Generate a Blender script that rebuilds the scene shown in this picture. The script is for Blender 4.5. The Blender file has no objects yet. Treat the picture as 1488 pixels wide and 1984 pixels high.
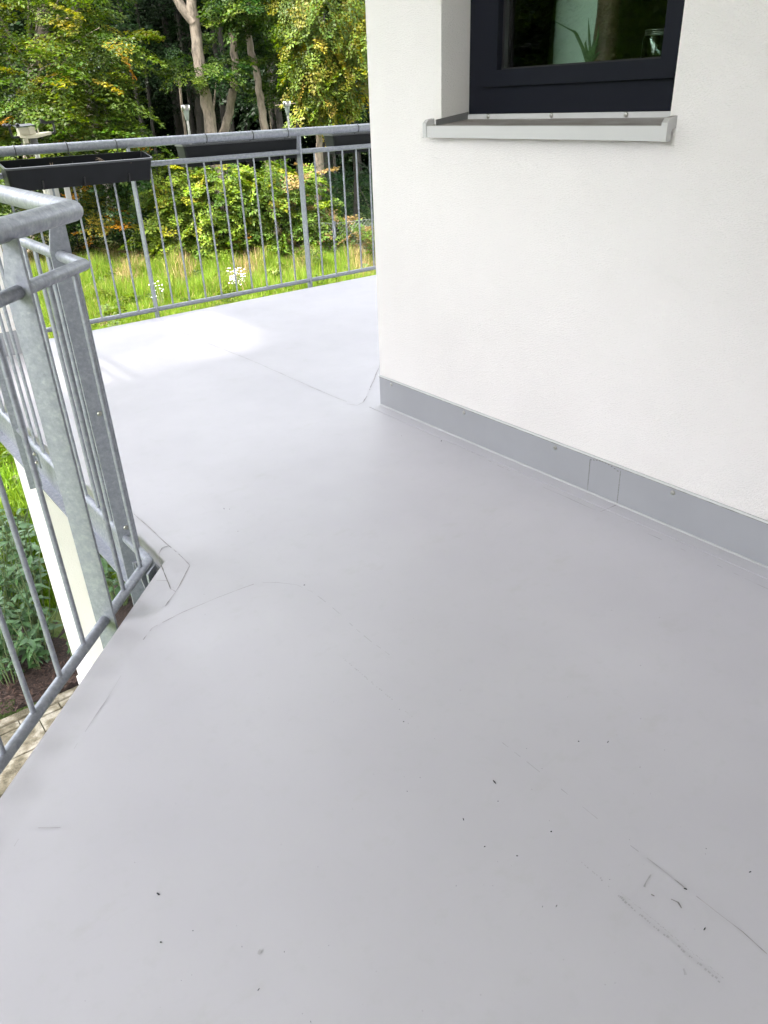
import bpy, math, random
import numpy as np
from mathutils import Matrix, Vector, Euler
random.seed(7)
rng = np.random.default_rng(11)
S = bpy.context.scene
COL = S.collection
RD = math.radians

# ------------------------------------------------------------------ camera
F_PX, PITCH, ROLL, HEAD, CAM_H = 1466.5, RD(28.64), RD(2.375), RD(-36.94), 1.35
_f = np.array([0, math.cos(PITCH), -math.sin(PITCH)])
_r = np.array([1., 0, 0])
_u = np.cross(_r, _f)
_c, _s = math.cos(ROLL), math.sin(ROLL)
_E = np.array([[math.cos(HEAD), -math.sin(HEAD), 0], [math.sin(HEAD), math.cos(HEAD), 0], [0, 0, 1.]])
RIGHT, UP, FWD = _E @ (_c * _r - _s * _u), _E @ (_s * _r + _c * _u), _E @ _f
cam = bpy.data.cameras.new('camera')
cam.sensor_fit = 'HORIZONTAL'
cam.sensor_width = 36
cam.lens = 36 * F_PX / 1488
cam.clip_start = 0.05
cam.clip_end = 1000
camo = bpy.data.objects.new('camera', cam)
COL.objects.link(camo)
camo.matrix_world = Matrix(((RIGHT[0], UP[0], -FWD[0], 0), (RIGHT[1], UP[1], -FWD[1], 0), (RIGHT[2], UP[2], -FWD[2], CAM_H), (0, 0, 0, 1)))
S.camera = camo

# ------------------------------------------------------------------ light
SUN_EL = RD(56.0)
SUN_TO = Vector((-0.995, -0.10, 0)).normalized() * math.cos(SUN_EL) + Vector((0, 0, math.sin(SUN_EL)))
world = bpy.data.worlds.new('World')
S.world = world
world.use_nodes = True
wn = world.node_tree
bg = wn.nodes['Background']
sky = wn.nodes.new('ShaderNodeTexSky')
sky.sky_type = 'NISHITA'
sky.sun_disc = False
sky.sun_elevation = SUN_EL
sky.sun_rotation = math.atan2(SUN_TO.x, SUN_TO.y)
sky.dust_density = 2.5
sky.air_density = 0.8
hsv = wn.nodes.new('ShaderNodeHueSaturation')      # thin high haze: a paler sky than the clear-air model
hsv.inputs['Saturation'].default_value = 0.2
wn.links.new(sky.outputs[0], hsv.inputs['Color'])
wn.links.new(hsv.outputs[0], bg.inputs[0])
bg.inputs[1].default_value = 0.15
sl = bpy.data.lights.new('sun', 'SUN')
sl.energy = 2.0
sl.angle = RD(2.2)
sl.color = (1.0, 0.94, 0.85)
slo = bpy.data.objects.new('sun', sl)
COL.objects.link(slo)
slo.rotation_euler = SUN_TO.to_track_quat('Z', 'Y').to_euler()
S.view_settings.view_transform = 'Standard'
S.view_settings.look = 'None'
S.view_settings.gamma = 1.0
S.view_settings.use_curve_mapping = False
S.view_settings.exposure = 3.66

# ------------------------------------------------------------------ helpers
ORG = {}


def pix(u, v, ax, val):
    """point where the sight line of a photo pixel meets the plane axis = val"""
    d = RIGHT * (u - 744) + UP * (992 - v) + FWD * F_PX
    t = (val - (CAM_H if ax == 2 else 0)) / d[ax]
    return np.array([0, 0, CAM_H]) + d * t


HF = np.array([FWD[0], FWD[1], 0])
HF /= np.linalg.norm(HF)
HR = np.array([HF[1], -HF[0], 0])


def at(u, v, depth):
    d = RIGHT * (u - 744) + UP * (992 - v) + FWD * F_PX
    return np.array([0, 0, CAM_H]) + d * (depth / (d @ HF))


def tag(o, label=None, cat=None, group=None, kind=None):
    if label: o['label'] = label
    if cat: o['category'] = cat
    if group: o['group'] = group
    if kind: o['kind'] = kind
    return o


def empty(name, loc, label, cat, group=None):
    o = bpy.data.objects.new(name, None)
    COL.objects.link(o)
    o.location = loc
    o.empty_display_size = 0.1
    ORG[o.name] = np.array(loc, float)
    return tag(o, label, cat, group)


def link(name, me, parent=None, mats=(), org=None):
    o = bpy.data.objects.new(name, me)
    COL.objects.link(o)
    for m in mats: me.materials.append(m)
    if parent is not None:
        o.parent = parent
        ORG[o.name] = ORG[parent.name]
    else:
        ORG[o.name] = np.zeros(3) if org is None else np.array(org, float)
        o.location = ORG[o.name]
    return o


class MB:
    def __init__(s):
        s.v, s.f, s.sm, s.mi = [], [], [], []

    def add(s, vs, fs, smooth=False, mi=0):
        b = len(s.v)
        s.v += [tuple(map(float, q)) for q in vs]
        for f in fs:
            s.f.append([b + i for i in f]); s.sm.append(smooth); s.mi.append(mi)
        return s

    def box(s, a, b, mi=0):
        (x0, y0, z0), (x1, y1, z1) = a, b
        vs = [(x0, y0, z0), (x1, y0, z0), (x1, y1, z0), (x0, y1, z0), (x0, y0, z1), (x1, y0, z1), (x1, y1, z1), (x0, y1, z1)]
        return s.add(vs, [(0, 3, 2, 1), (4, 5, 6, 7), (0, 1, 5, 4), (1, 2, 6, 5), (2, 3, 7, 6), (3, 0, 4, 7)], mi=mi)

    def prism(s, pts, n, t, mi=0):
        """polygon pts (3d) extruded by vector n*t"""
        n = np.array(n, float) * t
        k = len(pts)
        a = [np.array(q, float) for q in pts]
        vs = a + [q + n for q in a]
        fs = [tuple(range(k))[::-1], tuple(range(k, 2 * k))] + [(i, (i + 1) % k, k + (i + 1) % k, k + i) for i in range(k)]
        return s.add(vs, fs, mi=mi)

    def tube(s, pts, rad, n=10, caps=True, mi=0, smooth=True, closed=False):
        P = [np.array(q, float) for q in pts]
        m = len(P)
        rad = [rad] * m if np.isscalar(rad) else list(rad)
        T = []
        for i in range(m):
            a = P[i] - P[i - 1] if (i > 0 or closed) else None
            b = P[(i + 1) % m] - P[i] if (i < m - 1 or closed) else None
            a = a / np.linalg.norm(a) if a is not None else None
            b = b / np.linalg.norm(b) if b is not None else None
            t = b if a is None else a if b is None else a + b
            T.append((t / np.linalg.norm(t), 1.0 if a is None or b is None else 1 / max(.35, math.sqrt(max(0, (1 + a @ b) / 2)))))
        t0 = T[0][0]
        ref = np.array([0, 0, 1.]) if abs(t0[2]) < .9 else np.array([1., 0, 0])
        nx = np.cross(t0, ref); nx /= np.linalg.norm(nx)
        vs = []
        for i in range(m):
            t, k = T[i]
            nx = nx - t * (nx @ t); nx /= np.linalg.norm(nx)
            ny = np.cross(t, nx)
            # stretch at mitres in the bend plane
            bend = None
            if k > 1.001:
                a = P[i] - P[i - 1]; a /= np.linalg.norm(a)
                bend = a - t * (a @ t)
                l = np.linalg.norm(bend)
                bend = bend / l if l > 1e-6 else None
            for j in range(n):
                w = 2 * math.pi * j / n
                o = (nx * math.cos(w) + ny * math.sin(w)) * rad[i]
                if bend is not None: o = o + bend * (o @ bend) * (k - 1)
                vs.append(P[i] + o)
        fs = []
        for i in range(m - 1 + (1 if closed else 0)):
            for j in range(n):
                q = ((i + 1) % m) * n
                fs.append((i * n + j, i * n + (j + 1) % n, q + (j + 1) % n, q + j))
        s.add(vs, fs, smooth, mi)
        if caps and not closed:
            s.add(vs[:n], [tuple(range(n))[::-1]], False, mi)
            s.add(vs[-n:], [tuple(range(n))], False, mi)
        return s

    def lathe(s, c, prof, n=16, mi=0, smooth=True):
        vs, fs = [], []
        for r, z in prof:
            for j in range(n):
                w = 2 * math.pi * j / n
                vs.append((c[0] + r * math.cos(w), c[1] + r * math.sin(w), c[2] + z))
        for i in range(len(prof) - 1):
            for j in range(n):
                fs.append((i * n + j, i * n + (j + 1) % n, (i + 1) * n + (j + 1) % n, (i + 1) * n + j))
        return s.add(vs, fs, smooth, mi)

    def build(s, name, mats, parent=None, org=None):
        if not isinstance(mats, (list, tuple)): mats = [mats]
        o_ = ORG[parent.name] if parent is not None else (np.zeros(3) if org is None else np.array(org, float))
        me = bpy.data.meshes.new(name)
        me.from_pydata([tuple(np.array(q) - o_) for q in s.v], [], s.f)
        me.polygons.foreach_set('use_smooth', s.sm)
        me.polygons.foreach_set('material_index', s.mi)
        me.update()
        return link(name, me, parent, mats, org)


def build_local(m, name, mat, parent):
    """a mesh modelled about its own origin, hung under a parent"""
    o = m.build(name, mat, None)
    o.parent = parent
    ORG[o.name] = ORG[parent.name]
    return o


def copy_part(src, parent, loc=None, rot=None, scale=None, mat=None):
    c = src.copy()
    COL.objects.link(c)
    c.parent = parent
    ORG[c.name] = ORG[parent.name] if parent is not None else np.zeros(3)
    if loc is not None: c.location = loc
    if rot is not None: c.rotation_euler = rot
    if scale is not None: c.scale = scale
    return c


# ------------------------------------------------------------------ materials
def nodemat(name):
    m = bpy.data.materials.new(name)
    m.use_nodes = True
    nt = m.node_tree
    return m, nt, nt.nodes['Principled BSDF']


def N(nt, t, **kw):
    n = nt.nodes.new(t)
    for k, v in kw.items():
        if k in n.inputs.keys(): n.inputs[k].default_value = v
        else: setattr(n, k, v)
    return n


def coord(nt, scale=(1, 1, 1)):
    g = N(nt, 'ShaderNodeNewGeometry')
    mp = N(nt, 'ShaderNodeMapping')
    mp.inputs['Scale'].default_value = scale
    nt.links.new(g.outputs['Position'], mp.inputs['Vector'])
    return mp.outputs[0]


def noise(nt, vec, scale, detail=4, rough=.55):
    n = N(nt, 'ShaderNodeTexNoise')
    n.inputs['Scale'].default_value = scale
    n.inputs['Detail'].default_value = detail
    n.inputs['Roughness'].default_value = rough
    nt.links.new(vec, n.inputs['Vector'])
    return n.outputs['Fac']


def ramp(nt, fac, stops):
    r = N(nt, 'ShaderNodeValToRGB')
    while len(r.color_ramp.elements) < len(stops): r.color_ramp.elements.new(.5)
    for e, (p, c) in zip(r.color_ramp.elements, stops):
        e.position = p
        e.color = (c[0], c[1], c[2], 1) if not np.isscalar(c) else (c, c, c, 1)
    nt.links.new(fac, r.inputs[0])
    return r.outputs[0]


def mixc(nt, fac, a, b):
    m = N(nt, 'ShaderNodeMix', data_type='RGBA')
    for sock, val in ((m.inputs[0], fac), (m.inputs[6], a), (m.inputs[7], b)):
        if hasattr(val, 'links'): nt.links.new(val, sock)
        elif sock.type == 'VALUE': sock.default_value = val
        else: sock.default_value = (*val, 1)
    return m.outputs[2]


def bump(nt, bsdf, h, strength, dist):
    b = N(nt, 'ShaderNodeBump')
    b.inputs['Strength'].default_value = strength
    b.inputs['Distance'].default_value = dist
    nt.links.new(h, b.inputs['Height'])
    nt.links.new(b.outputs[0], bsdf.inputs['Normal'])


def simple(name, col, rough=.5, metal=0., var=.15, scale=8., bmp=0., bscale=60., spec=None):
    m, nt, b = nodemat(name)
    v = coord(nt)
    n = noise(nt, v, scale)
    nt.links.new(ramp(nt, n, [(.3, tuple(c * (1 - var) for c in col)), (.7, tuple(min(1, c * (1 + var)) for c in col))]), b.inputs['Base Color'])
    b.inputs['Roughness'].default_value = rough
    b.inputs['Metallic'].default_value = metal
    if spec is not None: b.inputs['Specular IOR Level'].default_value = spec
    if bmp: bump(nt, b, noise(nt, v, bscale), 1.0, bmp)
    return m


def m_membrane():
    m, nt, b = nodemat('deck_membrane')
    v = coord(nt)
    big = noise(nt, v, 1.6, 3)
    fine = noise(nt, v, 22, 5, .6)
    c = ramp(nt, big, [(.3, (.384, .371, .410)), (.7, (.418, .405, .444))])
    smudge = ramp(nt, noise(nt, coord(nt, (1, 1.7, 1)), 4.3, 6, .65), [(.60, 0.), (.80, .6)])
    c = mixc(nt, smudge, c, (.345, .337, .333))
    c = mixc(nt, ramp(nt, fine, [(.55, 0.), (.8, .5)]), c, (.365, .36, .378))
    nt.links.new(c, b.inputs['Base Color'])
    nt.links.new(ramp(nt, noise(nt, v, 5, 4), [(.3, .40), (.7, .54)]), b.inputs['Roughness'])
    b.inputs['Specular IOR Level'].default_value = .5
    h = noise(nt, v, 2.2, 2)
    bump(nt, b, h, .5, .012)
    return m


def m_stucco():
    m, nt, b = nodemat('white_render')
    v = coord(nt)
    va = coord(nt, (1, 1, 2.4))
    c = ramp(nt, noise(nt, v, 3, 5), [(.3, (.865, .826, .818)), (.7, (.895, .857, .85))])
    nt.links.new(c, b.inputs['Base Color'])
    b.inputs['Roughness'].default_value = .9
    n1 = noise(nt, va, 105, 4, .6)
    vo = N(nt, 'ShaderNodeTexVoronoi')
    vo.inputs['Scale'].default_value = 210
    nt.links.new(va, vo.inputs['Vector'])
    ad = N(nt, 'ShaderNodeMath', operation='ADD')
    nt.links.new(n1, ad.inputs[0]); nt.links.new(vo.outputs['Distance'], ad.inputs[1])
    bump(nt, b, ad.outputs[0], .8, .006)
    return m


def m_galv():
    m, nt, b = nodemat('galvanised_steel')
    v = coord(nt)
    vo = N(nt, 'ShaderNodeTexVoronoi')
    vo.inputs['Scale'].default_value = 120
    nt.links.new(v, vo.inputs['Vector'])
    sep = N(nt, 'ShaderNodeSeparateColor')
    nt.links.new(vo.outputs['Color'], sep.inputs[0])
    n = noise(nt, v, 48, 6, .7)
    ad = N(nt, 'ShaderNodeMath', operation='MULTIPLY_ADD')
    nt.links.new(sep.outputs[0], ad.inputs[0]); ad.inputs[1].default_value = .13
    nt.links.new(n, ad.inputs[2])
    c = ramp(nt, ad.outputs[0], [(.34, (.205, .215, .255)), (.58, (.255, .267, .308)), (.86, (.345, .357, .398))])
    nt.links.new(c, b.inputs['Base Color'])
    b.inputs['Metallic'].default_value = .42
    nt.links.new(ramp(nt, ad.outputs[0], [(.35, .62), (.8, .42)]), b.inputs['Roughness'])
    bump(nt, b, noise(nt, v, 130, 4), .25, .0015)
    return m


def m_leaf(name, transl=.35, rough=.5):
    m, nt, b = nodemat(name)
    a = N(nt, 'ShaderNodeAttribute', attribute_name='tint')
    nt.links.new(a.outputs['Color'], b.inputs['Base Color'])
    b.inputs['Roughness'].default_value = rough
    b.inputs['Specular IOR Level'].default_value = .15
    t = N(nt, 'ShaderNodeBsdfTranslucent')
    hs = N(nt, 'ShaderNodeHueSaturation')
    hs.inputs['Saturation'].default_value = 1.15
    hs.inputs['Value'].default_value = 1.5
    nt.links.new(a.outputs['Color'], hs.inputs['Color'])
    nt.links.new(hs.outputs[0], t.inputs['Color'])
    mx = N(nt, 'ShaderNodeMixShader')
    mx.inputs[0].default_value = transl
    nt.links.new(b.outputs[0], mx.inputs[1]); nt.links.new(t.outputs[0], mx.inputs[2])
    nt.links.new(mx.outputs[0], nt.nodes['Material Output'].inputs['Surface'])
    return m


def m_bark(name, c0, c1, c2):
    m, nt, b = nodemat(name)
    v = coord(nt, (1, 1, .35))
    n = noise(nt, v, 9, 6, .65)
    nt.links.new(ramp(nt, n, [(.32, c0), (.5, c1), (.72, c2)]), b.inputs['Base Color'])
    b.inputs['Roughness'].default_value = .9
    bump(nt, b, noise(nt, v, 26, 5), .8, .03)
    return m


def m_glass(name, tint=(.86, .93, .89), ior=1.5):
    m, nt, b = nodemat(name)
    nt.nodes.remove(b)
    tr = N(nt, 'ShaderNodeBsdfTransparent'); tr.inputs[0].default_value = (*tint, 1)
    gl = N(nt, 'ShaderNodeBsdfGlossy'); gl.inputs['Roughness'].default_value = .0
    fr = N(nt, 'ShaderNodeFresnel'); fr.inputs[0].default_value = ior
    mt = N(nt, 'ShaderNodeMath', operation='MULTIPLY'); mt.inputs[1].default_value = 2.0
    nt.links.new(fr.outputs[0], mt.inputs[0])
    mx = N(nt, 'ShaderNodeMixShader')
    nt.links.new(mt.outputs[0], mx.inputs[0]); nt.links.new(tr.outputs[0], mx.inputs[1]); nt.links.new(gl.outputs[0], mx.inputs[2])
    nt.links.new(mx.outputs[0], nt.nodes['Material Output'].inputs['Surface'])
    return m


def m_sill():
    m, nt, b = nodemat('sill_metal')
    v = coord(nt)
    n = noise(nt, coord(nt, (1, .4, 1)), 14, 6, .7)
    g = N(nt, 'ShaderNodeNewGeometry')
    sp = N(nt, 'ShaderNodeSeparateXYZ'); nt.links.new(g.outputs['Normal'], sp.inputs[0])
    upf = ramp(nt, sp.outputs[2], [(.6, 0.), (.9, 1.)])
    ml = N(nt, 'ShaderNodeMath', operation='MULTIPLY')
    nt.links.new(ramp(nt, n, [(.25, .45), (.7, .95)]), ml.inputs[0]); nt.links.new(upf, ml.inputs[1])
    c = mixc(nt, ml.outputs[0], (.50, .495, .50), (.15, .12, .095))   # dust lying on the ledge
    nt.links.new(c, b.inputs['Base Color'])
    b.inputs['Roughness'].default_value = .45
    b.inputs['Metallic'].default_value = .15
    return m


def m_frame():
    m, nt, b = nodemat('window_frame_paint')
    v = coord(nt)
    g = N(nt, 'ShaderNodeNewGeometry')
    sp = N(nt, 'ShaderNodeSeparateXYZ'); nt.links.new(g.outputs['Normal'], sp.inputs[0])
    upf = ramp(nt, sp.outputs[2], [(.5, 0.), (.9, .55)])
    ml = N(nt, 'ShaderNodeMath', operation='MULTIPLY')
    nt.links.new(ramp(nt, noise(nt, v, 40, 5), [(.3, .5), (.7, 1.)]), ml.inputs[0]); nt.links.new(upf, ml.inputs[1])
    c = mixc(nt, ml.outputs[0], (.0044, .0053, .0108), (.13, .11, .09))
    nt.links.new(c, b.inputs['Base Color'])
    b.inputs['Roughness'].default_value = .42
    b.inputs['Specular IOR Level'].default_value = .22
    bump(nt, b, noise(nt, v, 400, 2), .15, .0005)
    return m


def m_slab():
    m, nt, b = nodemat('concrete_paving')
    v = coord(nt)
    n = noise(nt, v, 7, 6, .65)
    c = ramp(nt, n, [(.40, (.07, .058, .034)), (.5, (.17, .145, .10)), (.60, (.33, .30, .245))])
    c = mixc(nt, ramp(nt, noise(nt, v, 90, 4), [(.45, 0.), (.7, .5)]), c, (.20, .17, .11))
    nt.links.new(c, b.inputs['Base Color'])
    b.inputs['Roughness'].default_value = .9
    bump(nt, b, noise(nt, v, 120, 5), .5, .004)
    return m


def m_ground():
    m, nt, b = nodemat('meadow_soil')
    v = coord(nt)
    n = noise(nt, v, .9, 6, .6)
    c = ramp(nt, n, [(.3, (.045, .07, .012)), (.55, (.075, .12, .018)), (.75, (.11, .11, .04))])
    nt.links.new(c, b.inputs['Base Color'])
    b.inputs['Roughness'].default_value = 1
    bump(nt, b, noise(nt, v, 30, 5), 1, .05)
    return m


MEM, STUC, GALV = m_membrane(), m_stucco(), m_galv()
LEAF = m_leaf('leaf_green')
GRASSM = m_leaf('grass_blade', .3, .55)
BARK = m_bark('pale_bark', (.055, .044, .034), (.15, .12, .09), (.24, .195, .15))
BARKD = m_bark('dark_bark', (.009, .007, .0055), (.017, .0135, .0105), (.028, .022, .017))
GLASS = m_glass('window_glass')
SILL, FRAME, SLAB, GROUND = m_sill(), m_frame(), m_slab(), m_ground()
BLACK = simple('black_planter_plastic', (.0060, .0070, .0088), .5, var=.2, bmp=.0006, bscale=220, spec=.22)
RIM = simple('planter_rim_highlight', (.045, .048, .052), .35)  # lighter grey stands in for the highlight along the planter rims
CABLE = simple('black_cable_tie', (.01, .01, .011), .4)
SOIL = simple('potting_soil', (.03, .022, .016), 1, var=.5, scale=60, bmp=.01)
TWIG = simple('dry_twig', (.28, .21, .14), .85, var=.3, scale=30)
STEEL = simple('stainless_steel', (.40, .39, .37), .3, .95, var=.08)
LAMPG = simple('frosted_lamp_plastic', (.22, .25, .22), .25, var=.08)
CREAM = simple('weathered_cream_plastic', (.62, .57, .44), .5, var=.1, scale=20)
SKIRT = simple('shaded_skirting_membrane', (.272, .275, .295), .42, var=.05, scale=4)  # deck membrane again, darkened for the weaker light on the upright face
TRIM = simple('aluminium_trim', (.62, .63, .63), .35, .4, var=.06)
SEAM = simple('seam_dirt', (.25, .235, .235), .8, var=.45, scale=35)
SEAMF = simple('faint_seam', (.315, .308, .322), .7, var=.18, scale=25)
WELD = simple('membrane_weld', (.385, .382, .40), .4, var=.05)
CRUMB = simple('dark_crumb', (.03, .03, .035), .8, var=.5, scale=100)
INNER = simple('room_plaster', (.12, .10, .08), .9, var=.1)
CERAM = simple('brown_stem_bark', (.11, .055, .04), .55, var=.3, scale=14, bmp=.004)
ALOE = simple('aloe_leaf_skin', (.09, .15, .06), .45, var=.25, scale=25)
STONE = simple('grey_green_stone', (.10, .11, .08), .75, var=.4, scale=30, bmp=.008)
MULCH = simple('red_brown_bark_mulch', (.030, .018, .014), .95, var=.6, scale=45, bmp=.02, bscale=40)
CHIP = simple('bark_chip', (.055, .030, .022), .9, var=.6, scale=25)
PLEAF = simple('perennial_leaf_skin', (.040, .095, .026), .5, var=.3, scale=18, spec=.4)
PSTEM = simple('perennial_stem', (.10, .14, .05), .7, var=.3)
WIRE = simple('fence_wire', (.16, .17, .17), .5, .5, var=.1)
FPOST = simple('grey_fence_post', (.075, .08, .095), .5, .2, var=.1)
PETAL = simple('white_petal', (.80, .80, .74), .7, var=.05)
ROOFM = simple('soffit_plaster', (.70, .69, .67), .9, var=.03)

# ------------------------------------------------------------------ setting: ground, deck
GZ = -2.7
ang = np.linspace(0, 2 * math.pi, 64, endpoint=False)
g = MB()
rings = [0.01, 3, 6, 9, 12, 16, 20, 26, 34, 48, 80, 160, 420]
vs = []
for r in rings:
    for a in ang:
        x, y = 4 + r * math.cos(a), 6 + r * math.sin(a)
        z = GZ - .02
        if r > 10: z += .05 * math.sin(x * .9) * math.cos(y * .7) * min(1, (r - 10) / 4)
        vs.append((x, y, z))
fs = [(i * 64 + j, i * 64 + (j + 1) % 64, (i + 1) * 64 + (j + 1) % 64, (i + 1) * 64 + j) for i in range(len(rings) - 1) for j in range(64)]
g.add(vs, [f[::-1] for f in fs], True)
ground = tag(g.build('ground', GROUND), kind='structure')

XA, YF, XW, YC = 0.71, 5.42, 2.165, 2.864       # left deck edge, far deck edge, wall face, wall corner
OUT = [(XA, YF), (9, YF), (9, -4), (-4.5, -4), (-4.5, .28), (-1.2, .28), (XA, 2.19)]


def inset(poly, d):
    n = len(poly); res = []
    for i in range(n):
        p0, p1, p2 = (np.array(poly[k % n], float) for k in (i - 1, i, i + 1))
        a, b = p1 - p0, p2 - p1
        a /= np.linalg.norm(a); b /= np.linalg.norm(b)
        na, nb = np.array([a[1], -a[0]]), np.array([b[1], -b[0]])   # inward for clockwise order
        k = (na + nb) / (1 + na @ nb)
        res.append(tuple(p1 + k * d))
    return res


lev = [(0.0, -.045), (0.0, .004), (.003, .008), (.010, .009), (.03, .006), (.055, .002), (.085, 0.0)]
dk = MB()
vs, fs = [], []
for d, z in lev:
    for i, (x, y) in enumerate(inset(OUT, d) if d else OUT):
        zz = z
        if i in (0, 1, 2, 3) and z > 0: zz = z * .3
        vs.append((x, y, zz))
n = len(OUT)
for k in range(len(lev) - 1):
    for i in range(n):
        fs.append((k * n + i, k * n + (i + 1) % n, (k + 1) * n + (i + 1) % n, (k + 1) * n + i))
fs = [f[::-1] for f in fs]
dk.add(vs, fs, True)
dk.add([vs[(len(lev) - 1) * n + i] for i in range(n)], [tuple(range(n))[::-1]], False)
dk.add([(x, y, -.045) for x, y in OUT], [tuple(range(n))], False)
# make sure the top faces up
deck = dk.build('deck', MEM)
import bmesh as _bm
b_ = _bm.new(); b_.from_mesh(deck.data); _bm.ops.remove_doubles(b_, verts=b_.verts, dist=1e-5)
_bm.ops.recalc_face_normals(b_, faces=b_.faces); b_.to_mesh(deck.data); b_.free()
tag(deck, kind='structure')


def channel(p0, p1, out, parent):
    """galvanised edge channel under the deck: web set back, flanges outwards"""
    p0, p1, out = (np.array(q, float) for q in (p0, p1, out))
    m = MB()
    for (o0, o1, z0, z1) in ((-.05, -.042, -.335, -.047), (-.042, -.002, -.058, -.047), (-.042, .004, -.343, -.334)):
        a, b = p0 + out * o0, p1 + out * o0
        c, d = p1 + out * o1, p0 + out * o1
        m.add([(*a, z0), (*b, z0), (*c, z0), (*d, z0), (*a, z1), (*b, z1), (*c, z1), (*d, z1)],
              [(0, 3, 2, 1), (4, 5, 6, 7), (0, 1, 5, 4), (1, 2, 6, 5), (2, 3, 7, 6), (3, 0, 4, 7)])
    return m.build('edge_channel', GALV, parent)


channel((XA, 2.19), (XA, YF), (-1, 0), deck)
channel((-1.2, .28), (XA, 2.19), (-.7071, .7071), deck)
channel((XA, YF), (9, YF), (0, 1), deck)


def rim(q):
    """height of the rounded deck edge at a point"""
    d = 9.
    for a, b in (((-1.2, .28), (XA, 2.19)), ((XA, 2.19), (XA, YF))):
        a, b = np.array(a), np.array(b)
        t = min(1, max(0, (q - a) @ (b - a) / ((b - a) @ (b - a))))
        d = min(d, np.linalg.norm(q - a - (b - a) * t))
    return float(np.interp(d, [l[0] for l in lev[1:]], [l[1] for l in lev[1:]]))


def ribbon(name, pts, w, mat, z=.0018, wob=.5, gap=.0, px=True):
    """thin flat line lying on the deck through photo pixels"""
    w *= .72
    P = [pix(u, v, 2, 0)[:2] for u, v in pts] if px else [np.array(q, float) for q in pts]
    Q = []
    for a, b in zip(P[:-1], P[1:]):
        k = max(2, int(np.linalg.norm(b - a) / .018))
        Q += [a + (b - a) * t for t in np.linspace(0, 1, k, endpoint=False)]
    Q.append(P[-1])
    m = MB()
    vs, fs, prev = [], [], None
    ph = random.random() * 50
    for i, q in enumerate(Q):
        t = Q[min(i + 1, len(Q) - 1)] - Q[max(i - 1, 0)]
        t = t / (np.linalg.norm(t) + 1e-9)
        nn = np.array([-t[1], t[0]])
        ww = w * (1 + wob * math.sin(i * .9 + ph) * math.sin(i * .31 + ph * 2)) * random.uniform(.6, 1.25) / 2
        q = q + nn * (.0012 * math.sin(i * .53 + ph))
        zr = z + (rim(q) if px else 0)
        vs += [(*(q + nn * ww), zr), (*(q - nn * ww), zr)]
    for i in range(len(Q) - 1):
        if gap and (.5 + .5 * math.sin(i * .23 + ph) * math.cos(i * .071 + 2 * ph) + random.uniform(-.3, .3)) < gap: continue
        fs.append((2 * i, 2 * i + 1, 2 * i + 3, 2 * i + 2))
    m.add(vs, fs)
    return m.build(name, mat, deck)


ribbon('seam', [(312, 619), (345, 640), (400, 664), (470, 692), (488, 699), (560, 731), (630, 762), (672, 779)], .006, SEAMF)
ribbon('seam', [(672, 783), (692, 786), (704, 780), (711, 768), (737, 706)], .005, SEAM, gap=.2)
ribbon('seam', [(716, 795), (730, 795), (742, 793), (800, 822), (860, 850), (930, 884)], .003, SEAMF, gap=.3)
ribbon('seam', [(260, 997), (317, 1049), (328, 1059), (369, 1096), (341, 1146), (321, 1175)], .0030, SEAM, gap=.08)
ribbon('seam', [(328, 1059), (315, 1064), (308, 1078), (312, 1096), (317, 1107), (324, 1125), (330, 1142), (340, 1147)], .0036, SEAM, gap=.08)
ribbon('seam', [(304, 1130), (324, 1127)], .003, SEAM)
ribbon('seam', [(252, 1278), (263, 1260), (284, 1231), (295, 1217), (315, 1207), (353, 1188), (422, 1158), (466, 1142), (492, 1133), (509, 1130)], .0028, SEAM, gap=.45)
ribbon('seam', [(509, 1130), (538, 1130), (575, 1134), (607, 1148), (625, 1162), (720, 1245), (819, 1317), (860, 1347)], .0026, SEAMF, gap=.6)
ribbon('seam', [(860, 1347), (973, 1440), (1021, 1476), (1114, 1553), (1158, 1587), (1206, 1627), (1285, 1689), (1328, 1723)], .0024, SEAMF, gap=.5)
ribbon('seam', [(1285, 1689), (1328, 1723), (1390, 1771), (1439, 1807), (1486, 1849)], .0022, SEAM, z=.0026, gap=.5)
ribbon('seam', [(250, 1282), (205, 1360), (150, 1440), (100, 1528), (60, 1585), (20, 1655)], .0018, SEAMF, gap=.62)
ribbon('seam', [(940, 890), (1060, 948), (1163, 993), (1300, 1055), (1488, 1142)], .0035, SEAMF, gap=.55)
ribbon('scuff_mark', [(1300, 1743), (1313, 1750), (1319, 1761)], .0035, SEAM)
ribbon('scuff_mark', [(1249, 1720), (1252, 1712), (1256, 1703), (1260, 1695)], .0032, SEAMF)
ribbon('scuff_mark', [(1262, 1733), (1268, 1737)], .003, SEAM)
ribbon('scuff_mark', [(1323, 1878), (1328, 1890)], .008, SEAMF)
ribbon('scuff_mark', [(75, 1604), (118, 1604)], .003, SEAMF, gap=.4)
ribbon('scuff_mark', [(505, 1841), (500, 1850)], .006, SEAMF)

# worn line of print along the sheet: too worn to read, a row of small strokes
pm = MB()


def worn(p0, p1, wd, dens):
    a, b = pix(*p0, 2, 0)[:2], pix(*p1, 2, 0)[:2]
    L = np.linalg.norm(b - a); t = (b - a) / L; nn = np.array([-t[1], t[0]])
    s = 0
    while s < L:
        l = random.uniform(.0025, .008)
        if random.random() < dens:
            q = a + t * s; h = wd * random.uniform(.35, 1)
            o = nn * random.uniform(-.0012, .0012)
            pm.add([(*(q + o), .0022), (*(q + t * l * .6 + o), .0022), (*(q + t * l * .6 + nn * h + o), .0022), (*(q + nn * h + o), .0022)], [(0, 1, 2, 3)])
        s += l


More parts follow.
